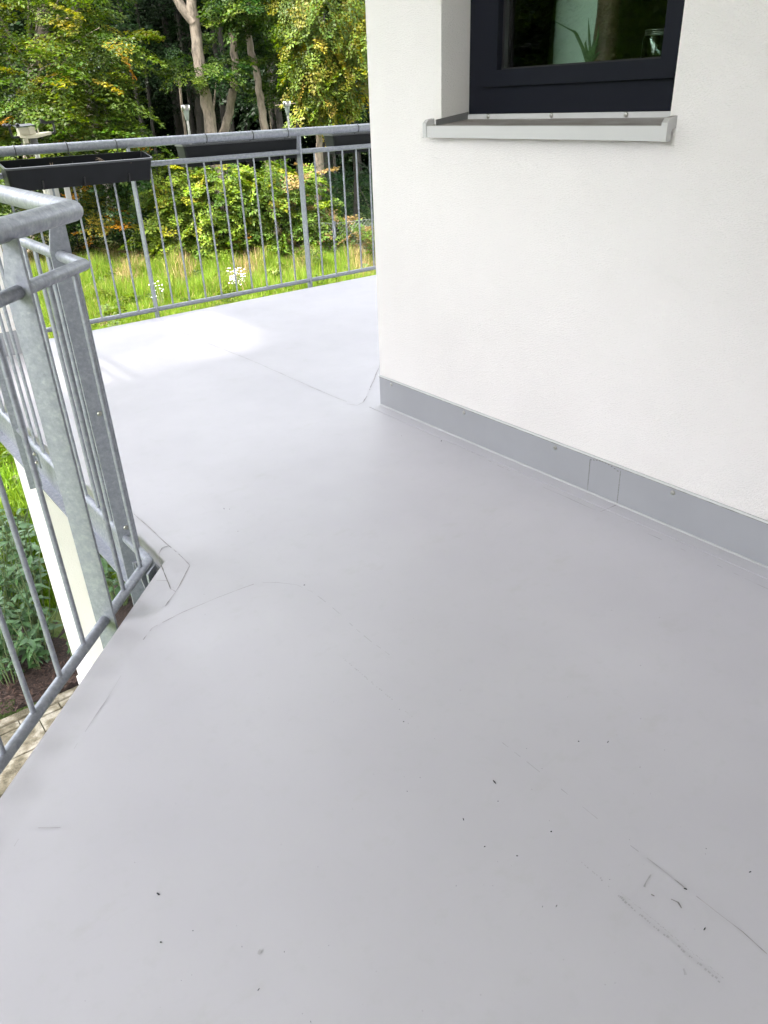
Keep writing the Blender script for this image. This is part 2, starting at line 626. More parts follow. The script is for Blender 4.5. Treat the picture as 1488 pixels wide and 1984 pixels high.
worn((1122, 1668), (1190, 1730), .004, .5)
worn((1196, 1738), (1393, 1904), .005, .75)
worn((1203, 1731), (1398, 1895), .0014, .9)
worn((662, 1275), (797, 1390), .004, .5)
tag(pm.build('worn_print', SEAMF, deck), kind='stuff')

# crumbs of dirt lying on the deck
cm = MB()
big = [(958, 1516, .0055), (1068, 1612, .0045), (898, 1588, .004), (307, 1733, .006), (1178, 1438, .0032), (1121, 1437, .003), (312, 1826, .004), (1365, 1800, .0035), (1328, 1723, .003),
       (939, 1641, .003), (1002, 1659, .0028), (782, 1399, .0026), (774, 1375, .0022), (791, 1402, .0018), (789, 1534, .0026), (965, 1553, .0022), (884, 1717, .002), (434, 986, .004), (445, 987, .003), (461, 1030, .0025),
       (590, 1134, .003), (855, 855, .006), (778, 845, .004), (1241, 1290, .0022), (1453, 1690, .003), (1368, 1645, .002), (1078, 1756, .003), (1051, 1757, .0025), (501, 1918, .0026), (551, 1845, .0022), (469, 1835, .0022), (374, 1804, .0022), (500, 635, .012), (700, 606, .01), (602, 1980, .0025), (1050, 1490, .0016), (842, 1432, .0016), (814, 1507, .0016), (1240, 1487, .0016)]
for _ in range(70):
    big.append((random.uniform(150, 1470), random.uniform(1150, 1980), random.uniform(.0006, .0015)))
for u, v, s_ in big:
    s_ *= .8
    p = pix(u, v, 2, 0)
    if p[0] > XW - .03 or p[0] - p[1] < -1.4: continue
    a = random.uniform(0, 3.14); e = random.uniform(1.0, 2.6) if s_ > .002 else 1.2
    rot = np.array([[math.cos(a), -math.sin(a)], [math.sin(a), math.cos(a)]])
    base = [(-1, -.4), (.1, -.6), (1.1, -.2), (.8, .4), (-.2, .6), (-1, .3)]
    bt = [(*(p[:2] + rot @ (np.array(q) * (s_ * .5 * e, s_ * .5) * random.uniform(.7, 1.2))), .0008) for q in base]
    tp = [(q[0] * .7 + p[0] * .3, q[1] * .7 + p[1] * .3, .0012 + s_ * .5) for q in bt]
    cm.add(bt + tp, [tuple(range(6, 12))] + [(i, (i + 1) % 6, 6 + (i + 1) % 6, 6 + i) for i in range(6)])
tag(cm.build('dirt_crumbs', CRUMB), kind='stuff')

# ------------------------------------------------------------------ house
house = empty('house', (XW, YC, 0), 'white rendered house wall with a dark framed window and grey metal skirting', 'house')
W0, W1, WZ0, WZ1 = 1.43, 2.415, 1.255, 2.32      # window opening
RD_ = .14                                        # reveal depth
TOP = 4.22
w = MB()
SK = .156


def quad(m, pts, mi=0): m.add(pts, [tuple(range(len(pts)))], False, mi)


ys = [-4, W0, W1, YC]; zs = [SK + .002, WZ0, WZ1, TOP]
for i in range(3):
    for j in range(3):
        if i == 1 and j == 1: continue
        quad(w, [(XW, ys[i + 1], zs[j]), (XW, ys[i], zs[j]), (XW, ys[i], zs[j + 1]), (XW, ys[i + 1], zs[j + 1])])
# reveals
xr = XW + .24
quad(w, [(XW, W1, WZ0), (xr, W1, WZ0), (xr, W1, WZ1), (XW, W1, WZ1)][::-1])
quad(w, [(XW, W0, WZ0), (xr, W0, WZ0), (xr, W0, WZ1), (XW, W0, WZ1)])
quad(w, [(XW, W0, WZ0), (XW, W1, WZ0), (xr, W1, WZ0), (xr, W0, WZ0)])
quad(w, [(XW, W0, WZ1), (XW, W1, WZ1), (xr, W1, WZ1), (xr, W0, WZ1)][::-1])
# return wall past the corner, back of wall
quad(w, [(XW, YC, SK + .002), (XW, YC, TOP), (9, YC, TOP), (9, YC, SK + .002)][::-1])
for y0, y1, z0, z1 in ((-4, W0, 0, TOP), (W1, YC - .3, 0, TOP), (W0, W1, 0, WZ0), (W0, W1, WZ1, TOP)):
    quad(w, [(xr, y0, z0), (xr, y1, z0), (xr, y1, z1), (xr, y0, z1)])
quad(w, [(XW, YC, SK + .002), (XW, -4, SK + .002), (XW + .02, -4, SK + .002), (XW + .02, YC, SK + .002)])
wall = w.build('wall', STUC, house)
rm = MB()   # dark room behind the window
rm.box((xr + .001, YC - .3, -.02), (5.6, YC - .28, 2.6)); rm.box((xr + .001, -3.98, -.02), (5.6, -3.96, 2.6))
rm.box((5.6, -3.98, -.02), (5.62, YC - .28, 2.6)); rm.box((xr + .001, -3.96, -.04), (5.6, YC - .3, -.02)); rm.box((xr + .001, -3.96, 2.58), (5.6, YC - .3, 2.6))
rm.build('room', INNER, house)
RZ_ = 4.198
# lower ground-floor wall under the deck, set back
lw = MB(); lw.box((XW + .05, -4, GZ - .05), (9, YC - .05, -.05)); lw.build('basement_wall', STUC, house)
wg = MB(); wg.box((-2.2, -.95, -.04), (XW - .001, -.75, RZ_)); wg.build('light_block_wall', STUC, house)  # unseen wall added behind the camera to hold back light
# unseen roof slab, outline cut to shade the deck around the sun patch
rf = MB()
RZ0, RZ1 = 4.20, 4.40
roof_shade_poly = [(-.43, 6.1), (9, 6.1), (9, -6), (-5.0, -6), (-5.0, 1.2), (-3.2, 2.2), (-2.2, 3.0), (-2.2, 3.92), (-.43, 3.92)]
rf.prism([(x, y, RZ0) for x, y in roof_shade_poly][::-1], (0, 0, 1), RZ1 - RZ0)
rf.build('roof', ROOFM, house)

# skirting of folded sheet, trim, screws
sk = MB()
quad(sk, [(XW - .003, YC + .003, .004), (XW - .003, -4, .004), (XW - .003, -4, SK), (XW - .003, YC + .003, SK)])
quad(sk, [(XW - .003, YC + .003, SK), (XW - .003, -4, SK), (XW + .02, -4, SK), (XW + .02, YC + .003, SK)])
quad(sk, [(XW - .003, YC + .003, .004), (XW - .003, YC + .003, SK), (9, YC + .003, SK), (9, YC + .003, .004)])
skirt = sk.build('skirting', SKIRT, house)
tr = MB(); tr.box((XW - .007, -4, SK - .004), (XW - .0032, YC + .006, SK + .0035)); tr.build('trim', TRIM, skirt)
tr = MB(); tr.box((XW - .0042, -4, SK - .0085), (XW - .0032, YC + .004, SK - .0042)); tr.build('dark_line', SEAM, skirt)  # thin dark line just below the trim
wd = MB(); wd.tube([(XW - .004, -4, .004), (XW - .004, YC + .004, .004)], .0042, 8); wd.build('weld_bead', WELD, skirt)
flp = MB()   # lap of the skirting sheet lying on the deck
flp.box((XW - .062, -4, .0004), (XW - .003, YC + .02, .0024)); flp.build('sheet_lap', MEM, skirt)
pt = MB()
for (a, b, z) in (((1143, 893), (1138, 952), 0), ((1202, 915), (1195, 978), 0)):
    pa, pb = pix(*a, 0, XW - .004), pix(*b, 0, XW - .004)
    for k in range(14):
        t = k / 13; q = pa + (pb - pa) * t
        ww = random.uniform(.0006, .0022); hh = np.linalg.norm(pb - pa) / 26 * random.uniform(.7, 1.0)
        pt.box((XW - .0045, q[1] - ww / 2, q[2] - hh), (XW - .0035, q[1] + ww / 2, q[2] + hh))
for k in range(10):
    t = k / 9; u = 1146 + 52 * t; v = 890 + 22 * t - 6 * math.sin(t * 3.1)
    q = pix(u, v, 0, XW - .004)
    if random.random() < .75: pt.box((XW - .0085, q[1] - .003, min(SK - .001, q[2]) - .0015), (XW - .0074, q[1] + .003, min(SK, q[2]) + .0005))
tag(pt.build('patch_seam', simple('patch_dirt', (.13, .125, .12), .8, var=.4), skirt), kind='stuff')
ribbon('seam', [(1195, 979), (1163, 993)], .003, SEAM, z=.0036)
sc = MB(); sc.lathe((0, 0, 0), [(.0, .0052), (.004, .005), (.0075, .003), (.0085, 0.)], 12)
first = None
for y in (2.774, 2.263, 1.748, 1.229, .714, .2):
    if first is None:
        first = o = build_local(sc, 'screw', STEEL, skirt)
    else:
        o = copy_part(first, skirt)
    o.location = Vector((XW - .003, y, .132)) - house.location
    o.rotation_euler = (0, -math.pi / 2, 0)

# window
XF = XW + RD_
win = MB()
fz0 = 1.284


def ring(m, x0, x1, ya, yb, za, zb, wd_, mi=0):
    m.box((x0, ya, za), (x1, yb, za + wd_[0])); m.box((x0, ya, zb - wd_[1]), (x1, yb, zb))
    m.box((x0, ya, za + wd_[0]), (x1, ya + wd_[2], zb - wd_[1])); m.box((x0, yb - wd_[3], za + wd_[0]), (x1, yb, zb - wd_[1]))


window = MB()
ring(window, XF, XF + .075, W0 + .004, W1 - .004, fz0, WZ1 - .004, (.089, .07, .075, .075))
window = window.build('window', FRAME, house)
sash = MB()
ring(sash, XF - .013, XF + .06, W0 + .066, W1 - .079, fz0 + .089, WZ1 - .075, (.052, .06, .075, .08))
sash = sash.build('sash', FRAME, window)
bead = MB()
ring(bead, XF + .012, XF + .03, W0 + .141, W1 - .159, fz0 + .141, WZ1 - .135, (.006, .006, .006, .012))
bead.build('glazing_bead', CABLE, window)
pane = MB()
pane.box((XF + .030, W0 + .135, fz0 + .138), (XF + .034, W1 - .155, WZ1 - .13))
pane.build('pane', GLASS, window)
# sill
sill = MB()
SY0, SY1 = 1.424, 2.456
sill.prism([(XW - .04, SY1, 1.212), (XW - .04, SY1, 1.252), (XF + .004, SY1, 1.268), (XF + .004, SY1, 1.262), (XW - .034, SY1, 1.2465), (XW - .034, SY1, 1.212)], (0, -1, 0), SY1 - SY0)
sill.box((XF - .006, W0 + .002, 1.2665), (XF - .001, W1 - .002, 1.2835))
sill = sill.build('window_sill', SILL, house)
for y in (SY0, SY1):
    e = MB()
    s_ = 1 if y == SY1 else -1
    y0, y1 = (y - .002, y + .018) if s_ > 0 else (y - .018, y + .002)
    e.prism([(XW - .043, y1, 1.211), (XW - .043, y1, 1.260), (XW - .03, y1, 1.272), (XF - .002 if s_ > 0 else XW + .0, y1, 1.290 if s_ > 0 else 1.276), (XF - .002 if s_ > 0 else XW, y1, 1.262 if s_ > 0 else 1.245), (XW - .02, y1, 1.240), (XW - .02, y1, 1.211)], (0, -1, 0), y1 - y0)
    e.build('end_cap', SILL, sill)
e = MB(); e.prism([(XW - .03, W1 - .0005, 1.253), (XW - .03, W1 - .0005, 1.272), (XF - .002, W1 - .0005, 1.292), (XF - .002, W1 - .0005, 1.267)], (0, -1, 0), .004)
e.build('upstand', simple('sill_upstand', (.16, .16, .16), .6), sill)
first = None
for y in (2.30, 1.99, 1.68):
    if first is None: first = o = build_local(sc, 'screw', STEEL, sill)
    else: o = copy_part(first, sill)
    o.location = Vector((XF - .006, y, 1.276)) - house.location
    o.rotation_euler = (0, -math.pi / 2, 0)
ins = MB(); ins.box((xr, W0 - .05, 1.36), (xr + .32, W1 + .05, 1.40)); ins.build('inner_sill', simple('inner_sill_wood', (.10, .08, .06), .6), house)

# things standing behind the pane
zi = 1.402


def winpt(u, v, x): return pix(u, v, 0, x)


xi = xr + .10
xp = xr + .24
pa, pb = winpt(1072, 100, xp), winpt(1185, 100, xp)
m = MB(); m.box((xp, pb[1], zi - .002), (xp + .018, pa[1], zi + .80))
tag(m.build('pale_panel', simple('pale_green_panel', (.70, .79, .72), .6, var=.04), None, (xp, (pa[1] + pb[1]) / 2, zi)), 'pale green white upright panel standing inside the window behind the spiky plant', 'panel')
p = winpt(1170, 110, xi)
post = empty('plant_stem', (xi, p[1], zi), 'thick brown woody stem standing upright behind the window pane', 'plant stem')
m = MB()
pts, rr = [], []
for k in range(16):
    t = k / 15
    pts.append((xi + .004 * math.sin(t * 7), p[1] - .01 * t + .004 * math.sin(t * 9), zi + t * .85)); rr.append(.042 - .004 * t + .003 * math.sin(t * 23) + (.004 if k in (5, 11) else 0))
m.tube(pts, rr, 14); m.build('stem', CERAM, post)
m = MB()
for k in (5, 11):
    m = MB(); q = pts[k]; m.lathe((q[0], q[1], q[2] - .006), [(.041, 0), (.046, .004), (.046, .010), (.041, .014)], 14)
    m.build('node_ring', CERAM, post)
xa = xr + .06
p = winpt(1138, 118, xa)
al = empty('aloe_plant', (xa, p[1], zi), 'spiky green aloe with narrow pointed leaves beside the brown stem behind the pane', 'houseplant')
m = MB(); m.lathe((xa, p[1], zi), [(0, 0), (.028, 0), (.034, .02), (.030, .021), (.0, .019)], 14); m.build('pot', STONE, al)
for tips in ([(1138, 122), (1128, 92), (1113, 62), (1072, 40)], [(1138, 122), (1132, 98), (1118, 66), (1112, 58)], [(1140, 120), (1143, 95), (1141, 60), (1140, 36)], [(1141, 120), (1137, 100), (1134, 84), (1136, 78)],
             [(1142, 120), (1150, 98), (1158, 72), (1160, 48)], [(1142, 121), (1150, 104), (1154, 90), (1160, 84)], [(1141, 120), (1146, 100), (1150, 82), (1150, 74)], [(1143, 122), (1152, 112), (1158, 104), (1163, 100)]):
    P = [winpt(u, v, xa - .004 * k) for k, (u, v) in enumerate(tips)]
    P = [P[0] + (P[1] - P[0]) * t for t in (0, .5)] + [P[1] + (P[2] - P[1]) * t for t in (0, .5)] + [P[2] + (P[3] - P[2]) * t for t in (0, .5, 1)]
    m = MB(); m.tube(P, [.006, .0058, .005, .0045, .0035, .002, .0006], 6); m.build('leaf', ALOE, al)
xj = xr + .12
p = winpt(1268, 108, xj)
jar = empty('glass_jar', (xj, p[1], zi), 'small clear glass jar with ridged lid rings standing behind the right end of the pane', 'jar')
m = MB(); m.lathe((xj, p[1], zi), [(0, .002), (.040, .003), (.044, .01), (.044, .085), (.036, .10), (.034, .115), (.031, .115), (.033, .099), (.041, .083), (.041, .012), (0, .008)], 24)
m.build('jar_body', m_glass('jar_glass', (.9, .95, .92), 1.5), jar)
m = MB()
for z in (.100, .106, .112): m.tube([(xj + .037 * math.cos(a), p[1] + .037 * math.sin(a), zi + z) for a in np.linspace(0, 6.283, 20, endpoint=False)], .0022, 6, closed=True)
m.build('thread_ring', STEEL, jar)
xs_ = xr + .09
p = winpt(1045, 122, xs_)
m = MB()
vs = []
for i, (r, z) in enumerate([(.055, 0), (.066, .018), (.052, .036), (.02, .046)]):
    for j in range(9):
        a = j / 9 * 6.283
        vs.append((xs_ + r * .7 * math.cos(a) * random.uniform(.85, 1.1), p[1] + r * math.sin(a) * random.uniform(.85, 1.15), zi + z * random.uniform(.85, 1.1)))
m.add(vs, [(i * 9 + j, i * 9 + (j + 1) % 9, (i + 1) * 9 + (j + 1) % 9, (i + 1) * 9 + j) for i in range(3) for j in range(9)] + [tuple(range(27, 36))])
st = m.build('stone', STONE, None, (xs_, p[1], zi))
tag(st, 'rough grey green rock lying behind the lower left corner of the window pane', 'rock')

# ------------------------------------------------------------------ pillars


def pillar(name, x0, x1, y0, y1, z0, z1, label, skirted=False):
    o = empty('pillar', ((x0 + x1) / 2, (y0 + y1) / 2, z0), label, 'pillar')
    m = MB()
    b = .006
    pl = [(x0 + b, y0), (x1 - b, y0), (x1, y0 + b), (x1, y1 - b), (x1 - b, y1), (x0 + b, y1), (x0, y1 - b), (x0, y0 + b)]
    zz = z0 + (.15 if skirted else 0)
    m.prism([(x, y, zz) for x, y in pl], (0, 0, 1), z1 - zz)
    m.build('shaft', STUC, o)
    if skirted:
        m = MB(); m.prism([(x, y, z0) for x, y in [(x0 - .002, y0 - .002), (x1 + .002, y0 - .002), (x1 + .002, y1 + .002), (x0 - .002, y1 + .002)]], (0, 0, 1), .15); m.build('skirting', SKIRT, o)
    else:
        m = MB(); m.box((x0 - .012, y0 - .012, z0), (x1 + .012, y1 + .012, z0 + .62)); m.build('plinth', STUC, o)
    return o


pillar('deck_pillar', .70, 1.105, 5.20, 5.34, 0, RZ0, 'white square pillar with grey skirting standing on the deck behind the near railing', True)
pillar('support', .735, .93, 4.05, 4.57, GZ, -.345, 'white ground floor pillar holding up the deck edge, sunlit on its left side')

# ------------------------------------------------------------------ railings


def plate_post(m, c, wdir, tdir, w_, t_, z0, z1, taper=True):
    c, wdir, tdir = np.array(c, float), np.array(wdir, float), np.array(tdir, float)
    prof = [(w_ / 2, z0), (w_ / 2, z1), (-.006, z1), (-w_ / 2, z1 - .105), (-w_ / 2, z0)] if taper else [(w_ / 2, z0), (w_ / 2, z1), (-w_ / 2, z1), (-w_ / 2, z0)]
    pts = [(*(c + wdir * a - tdir * t_ / 2), z) for a, z in prof]
    m.prism(pts, (*tdir, 0), t_)


def hexbolt(parent, loc, axis):
    m = MB(); m.lathe(loc, [(.0, .008), (.009, .008), (.010, .006), (.010, .0)], 6, smooth=False)
    m.lathe(loc, [(.0, .013), (.005, .013), (.005, .008)], 8)
    m.lathe(loc, [(.014, .0015), (.014, -.001)], 14)
    a = Vector((0, 0, 1)).rotation_difference(Vector(axis)).to_matrix()
    m.v = [tuple(np.array(loc) + np.array(a @ Vector(np.array(q) - np.array(loc)))) for q in m.v]
    return m.build('bolt', STEEL, parent)


HZ, MZ, BZ = 1.119, .981, .0235
RH, RM, RB, RBAR = .0275, .0165, .0155, .0072
K = np.array([.663, 2.203])             # railing corner
cd = np.array([.7071, .7071])           # chamfer direction
nr = empty('railing', (K[0], K[1], 0), 'near galvanised balcony railing with an angled corner at the left deck edge', 'railing')
c_end = K - cd * 2.5
a_end = np.array([.663, 5.47])
m = MB(); m.tube([(*c_end, HZ), (*(K - cd * .5), HZ), (*K, HZ), (K[0], K[1] + .6, HZ), (*a_end, HZ)], RH, 20); m.build('handrail', GALV, nr)


def on_c(s): return K - cd * s        # s metres back from the corner along the angled part


P1S = .325
cposts = [P1S, P1S + 1.35]
aposts = [2.40, 3.75, 5.10]
# mid and bottom rails between the posts
for z, r, nm in ((MZ, RM, 'mid_rail'), (BZ, RB, 'bottom_rail')):
    m = MB(); m.tube([(*on_c(P1S - .004), z), (*K, z), (K[0], aposts[0] - .004, z)], r, 14); m.build(nm, GALV, nr)
    m = MB(); m.tube([(*on_c(P1S + .006), z), (*on_c(cposts[1] - .006), z)], r, 14); m.build(nm, GALV, nr)
    m = MB(); m.tube([(*on_c(cposts[1] + .006), z), (*c_end, z)], r, 14); m.build(nm, GALV, nr)
    ends = aposts + [a_end[1]]
    for a, b in zip(ends[:-1], ends[1:]):
        m = MB(); m.tube([(K[0], a + .006, z), (K[0], b - .006, z)], r, 14); m.build(nm, GALV, nr)
out_c = np.array([.7071, -.7071])       # towards the deck
for s in cposts:
    m = MB(); plate_post(m, on_c(s), out_c, cd, .060, .010, -.28, HZ - .02); o = m.build('post', GALV, nr)
    m = MB(); c = on_c(s) + out_c * .042
    m.prism([(*(c - cd * .035), -.175), (*(c + cd * .035), -.175), (*(c + cd * .035), -.06), (*(c - cd * .035), -.06)], (*out_c, 0), .008); m.build('bracket', GALV, o)
for k, y in enumerate(aposts):
    m = MB(); plate_post(m, (K[0] + .002, y), (1, 0), (0, 1), .060, .010, -.285, HZ - .02); o = m.build('post', GALV, nr)
    m = MB()
    m.box((K[0] + .034, y - .05, -.175), (K[0] + .042, y + .05, -.062))
    m.box((K[0] + .0, y - .012, -.165), (K[0] + .034, y - .0055, -.075))
    m.build('bracket', GALV, o)
    for z in ((.49, .066) if k == 0 else (.49,)):
        q = MB(); q.lathe((0, 0, 0), [(.0, .003), (.004, .004), (.008, .002), (.0085, 0)], 12); s_ = build_local(q, 'screw', STEEL, o)
        s_.location = Vector((K[0] + .006, y - .0055, z)) - nr.location
        s_.rotation_euler = (math.pi / 2, 0, 0)
    hexbolt(o, (K[0] + .034, y - .032, -.10), (-1, 0, 0)); hexbolt(o, (K[0] + .034, y - .032, -.145), (-1, 0, 0))
# corner bracket plates where the two parts meet the deck edge
m = MB()
m.prism([(.700, 2.285, -.18), (.700, 2.215, -.18), (.700, 2.200, -.11), (.700, 2.285, -.05)], (1, 0, 0), .008)
m.prism([(.645, 2.31, -.03), (.72, 2.345, -.03), (.715, 2.34, -.13), (.66, 2.30, -.15)], (0.2, -1, 0), .007)
m.prism([(.655, 2.235, -.045), (.70, 2.28, -.045), (.70, 2.28, -.14), (.655, 2.235, -.16)], (.7, -.7, 0), .007)
o = m.build('corner_bracket', GALV, nr)
hexbolt(o, (.698, 2.245, -.085), (-1, 0, 0)); hexbolt(o, (.698, 2.245, -.13), (-1, 0, 0))
bar = MB(); bar.tube([(0, 0, BZ + .008), (0, 0, .4), (0, 0, .75), (0, 0, MZ - .008)], RBAR, 10, caps=False)
first = None


def baluster(parent, x, y):
    global first
    if first is None: first = bar.build('baluster', GALV, None); first.parent = parent; o = first
    else: o = copy_part(first, parent)
    o.location = (x - ORG[parent.name][0], y - ORG[parent.name][1], 0)
    return o


for s in (.060, .192): baluster(nr, *on_c(s))
for k in range(18):
    s = .459 + .135 * k
    if any(abs(s - c) < .05 for c in cposts): continue
    if s < 2.45: baluster(nr, *on_c(s))
baluster(nr, K[0], 2.285)
for a, b in zip(aposts, aposts[1:] + [a_end[1] + .1]):
    for k in range(1, 10):
        y = a + .135 * k
        if y < a_end[1] - .06: baluster(nr, K[0], y)

YR = 5.49
fr = empty('railing', (2.1, YR, 0), 'far galvanised balcony railing with black planters along the meadow edge of the deck', 'railing')
FHZ, FMZ, FBZ = 1.148, 1.013, .045
m = MB(); m.tube([(.55, YR, FHZ), (2, YR, FHZ), (5, YR, FHZ), (9, YR, FHZ)], .029, 18); m.build('handrail', GALV, fr)
fposts = [.755, 2.105, 3.455, 4.805, 6.155, 7.505]
for z, r, nm in ((FMZ, .0175, 'mid_rail'), (FBZ, .0165, 'bottom_rail')):
    for a, b in zip(fposts[:-1], fposts[1:]):
        m = MB(); m.tube([(a + .006, YR, z), (b - .006, YR, z)], r, 12); m.build(nm, GALV, fr)
for x in fposts:
    m = MB(); plate_post(m, (x, YR), (0, -1), (1, 0), .060, .010, -.19, FHZ - .02); m.build('post', GALV, fr)
fb = MB(); fb.tube([(0, 0, FBZ + .01), (0, 0, .5), (0, 0, FMZ - .01)], .0068, 8, caps=False)
f1 = None
for a in fposts[:-1]:
    for k in range(1, 10):
        x = a + .135 * k
        if x < 1.1: continue
        if f1 is None: f1 = o = fb.build('baluster', GALV, fr)
        else: o = copy_part(f1, fr)
        if f1 is o: f1.data.transform(Matrix.Translation(Vector(ORG[fr.name])))
        o.location = Vector((x, YR, 0)) - fr.location

# ------------------------------------------------------------------ planters


def planter(x0, x1, y0, y1, z0, z1, label, dry, ties):
    cx, cy = (x0 + x1) / 2, (y0 + y1) / 2
    tl = RD(13) if cy < YR else 0.

    def tilt(m):
        c_, s_ = math.cos(tl), math.sin(tl)
        m.v = [(x, y0 + (y - y0) * c_ - (z - z1) * s_, z1 + (y - y0) * s_ + (z - z1) * c_) for x, y, z in m.v]
        return m
    o = empty('planter_box', (cx, cy, z0), label, 'planter', 'black planter boxes on the far railing')

    def loop(x0, x1, y0, y1, z, r, k=4):
        res = []
        for sx, sy, a0 in ((1, 1, 0), (-1, 1, 90), (-1, -1, 180), (1, -1, 270)):
            px, py = (x1 - r if sx > 0 else x0 + r), (y1 - r if sy > 0 else y0 + r)
            for i in range(k + 1):
                a = RD(a0 + 90 * i / k)
                res.append((px + r * math.cos(a), py + r * math.sin(a), z))
        return res
    tp = .014
    L = [loop(x0 + tp, x1 - tp, y0 + tp, y1 - tp, z0, .012), loop(x0, x1, y0, y1, z1 - .012, .02), loop(x0 - .006, x1 + .006, y0 - .006, y1 + .006, z1 - .011, .024), loop(x0 - .006, x1 + .006, y0 - .006, y1 + .006, z1, .024),
         loop(x0 + .003, x1 - .003, y0 + .003, y1 - .003, z1 + .001, .018), loop(x0 + tp + .002, x1 - tp - .002, y0 + tp + .002, y1 - tp - .002, z0 + .02, .01)]
    k = len(L[0])
    m = MB()
    m.add([q for l in L for q in l], [(i * k + j, i * k + (j + 1) % k, (i + 1) * k + (j + 1) % k, (i + 1) * k + j) for i in range(5) for j in range(k)] + [tuple(range(k))[::-1]])
    tilt(m).build('trough', BLACK, o)
    m = MB()
    m.add([(q[0] + (q[0] - cx) * .002, q[1] + (q[1] - cy) * .01, q[2] + .0008) for l in L[2:5] for q in l], [(i * k + j, i * k + (j + 1) % k, (i + 1) * k + (j + 1) % k, (i + 1) * k + j) for i in range(2) for j in range(k)])
    tilt(m).build('rim', RIM, o)
    zs_ = z1 - .06
    m = MB()
    nx = 24
    vs = []
    for i in range(nx + 1):
        for j in range(5):
            vs.append((x0 + .012 + (x1 - x0 - .024) * i / nx, y0 + .012 + (y1 - y0 - .024) * j / 4, zs_ + random.uniform(-.008, .008)))
    m.add(vs, [(i * 5 + j, (i + 1) * 5 + j, (i + 1) * 5 + j + 1, i * 5 + j + 1) for i in range(nx) for j in range(4)], True)
    tilt(m).build('soil', SOIL, o)
    for fx in (.22, .5, .82):
        x = x0 + (x1 - x0) * fx
        m = MB(); m.box((x - .005, y0 + .0, z0 + .002), (x + .005, y0 + .012, z0 + .055)); tilt(m).build('hook_slot', CABLE, o)
    for x in ties:
        m = MB()
        pts = [(x + .002, y0 * 0 + (y1 - .01 if cy < YR else y0 + .01), z1 - .01)]
        sgn = -1 if cy < YR else 1
        for a in np.linspace(-60, 240, 12):
            pts.append((x, YR + sgn * (.031 * math.cos(RD(a))), FHZ + .031 * math.sin(RD(a))))
        m.tube(pts, .0028, 6); m.build('cable_tie', CABLE, o)
    return o


planter(1.262, 2.182, 5.285, 5.445, .922, 1.062, 'black planter box hung inside the far railing holding dry twigs, nearest the near railing', True, (1.386, 1.706, 2.027))
planter(2.535, 3.49, 5.535, 5.69, .968, 1.112, 'black planter box outside the far railing with two solar stake lamps in it', False, (2.681, 3.055, 3.356))
planter(3.82, 4.77, 5.535, 5.69, .968, 1.112, 'black planter box outside the far railing ending at the white house corner', False, (4.014, 4.4))
tw = empty('dry_plant', (1.95, 5.37, 1.03), 'tuft of dry brown twigs in the nearest black planter box', 'dry plant')
m = MB()
for k in range(46):
    a, l = random.uniform(0, 6.28), random.uniform(.03, .11)
    b = np.array([random.uniform(1.86, 2.02), random.uniform(5.33, 5.41), 1.03])
    d = np.array([math.cos(a) * .8, math.sin(a) * .5, random.uniform(.1, .75)])
    m.tube([b, b + d * l * .5, b + d * l * .8 + np.array([0, 0, -.012 * random.random()]), b + d * l + np.array([0, 0, -.03 * random.random()])], .0011, 4)
m.build('twigs', TWIG, tw)
m = MB()
for a in (-.5, .4): m.tube([(1.545, 5.33, 1.02), (1.545 + .006 * a, 5.33, 1.055), (1.545 + .018 * a, 5.33, 1.075)], .0022, 5)
tag(m.build('dry_stalk', TWIG, None, (1.545, 5.33, 1.02)), 'short dry stalk sticking up in the left half of the nearest planter box', 'dry plant')

# solar stake lamps
lampproto = None
for x, z, lab in ((2.617, 1.325, 'solar stake lamp nearer the forked tree, standing in the middle planter box'), (3.448, 1.322, 'solar stake lamp at the right end of the middle planter box')):
    if lampproto is None:
        o = lampproto = empty('solar_lamp', (x, 5.60, 1.06), lab, 'garden lamp', 'solar stake lamps')
        m = MB(); m.tube([(x, 5.60, 1.06), (x, 5.60, 1.275)], .0085, 10); m.build('stake', STEEL, o)
        m = MB(); m.lathe((x, 5.60, 1.262), [(0, 0), (.011, 0), (.013, .01), (.022, .07), (.022, .072)], 16); m.build('lens', LAMPG, o)
        m = MB(); m.lathe((x, 5.60, 1.326), [(.0, 0), (.027, 0), (.029, .003), (.029, .030), (.027, .033), (.0, .033)], 20); c_ = m.build('cap', STEEL, o)
        m = MB(); m.lathe((x, 5.60, 1.3595), [(.018, 0), (0, .0006)], 16); m.build('solar_cell', CABLE, o)
    else:
        o = lampproto.copy(); COL.objects.link(o); o.location = (x, 5.60, 1.058); o['label'] = lab; ORG[o.name] = np.array(o.location)
        for ch in list(lampproto.children):
            c = ch.copy(); COL.objects.link(c); c.parent = o; ORG[c.name] = ORG[o.name]

# weather station on a mast outside the far railing
WS = np.array([1.590, 5.75, .75])
ws = empty('weather_station', tuple(WS), 'cream plastic weather station with black arms on a white mast behind the nearest planter', 'weather station')
m = MB(); m.tube([(1.588, 5.75, .55), (1.588, 5.75, 1.168)], .0155, 14); m.build('mast', simple('white_plastic_pipe', (.62, .61, .56), .45), ws)
m = MB(); m.lathe((1.588, 5.75, 1.165), [(.0155, 0), (.024, .002), (.025, .012), (.020, .016), (.023, .02), (.024, .03), (.020, .034), (.022, .040), (.0, .040)], 16); m.build('collar', simple('grey_collar', (.12, .12, .12), .6), ws)
m = MB(); m.prism([(1.502, 5.715, 1.212), (1.53, 5.70, 1.206), (1.60, 5.70, 1.206), (1.70, 5.715, 1.222), (1.70, 5.78, 1.222), (1.50, 5.78, 1.212)], (0, 0, 1), .016); m.build('base_plate', CREAM, ws)
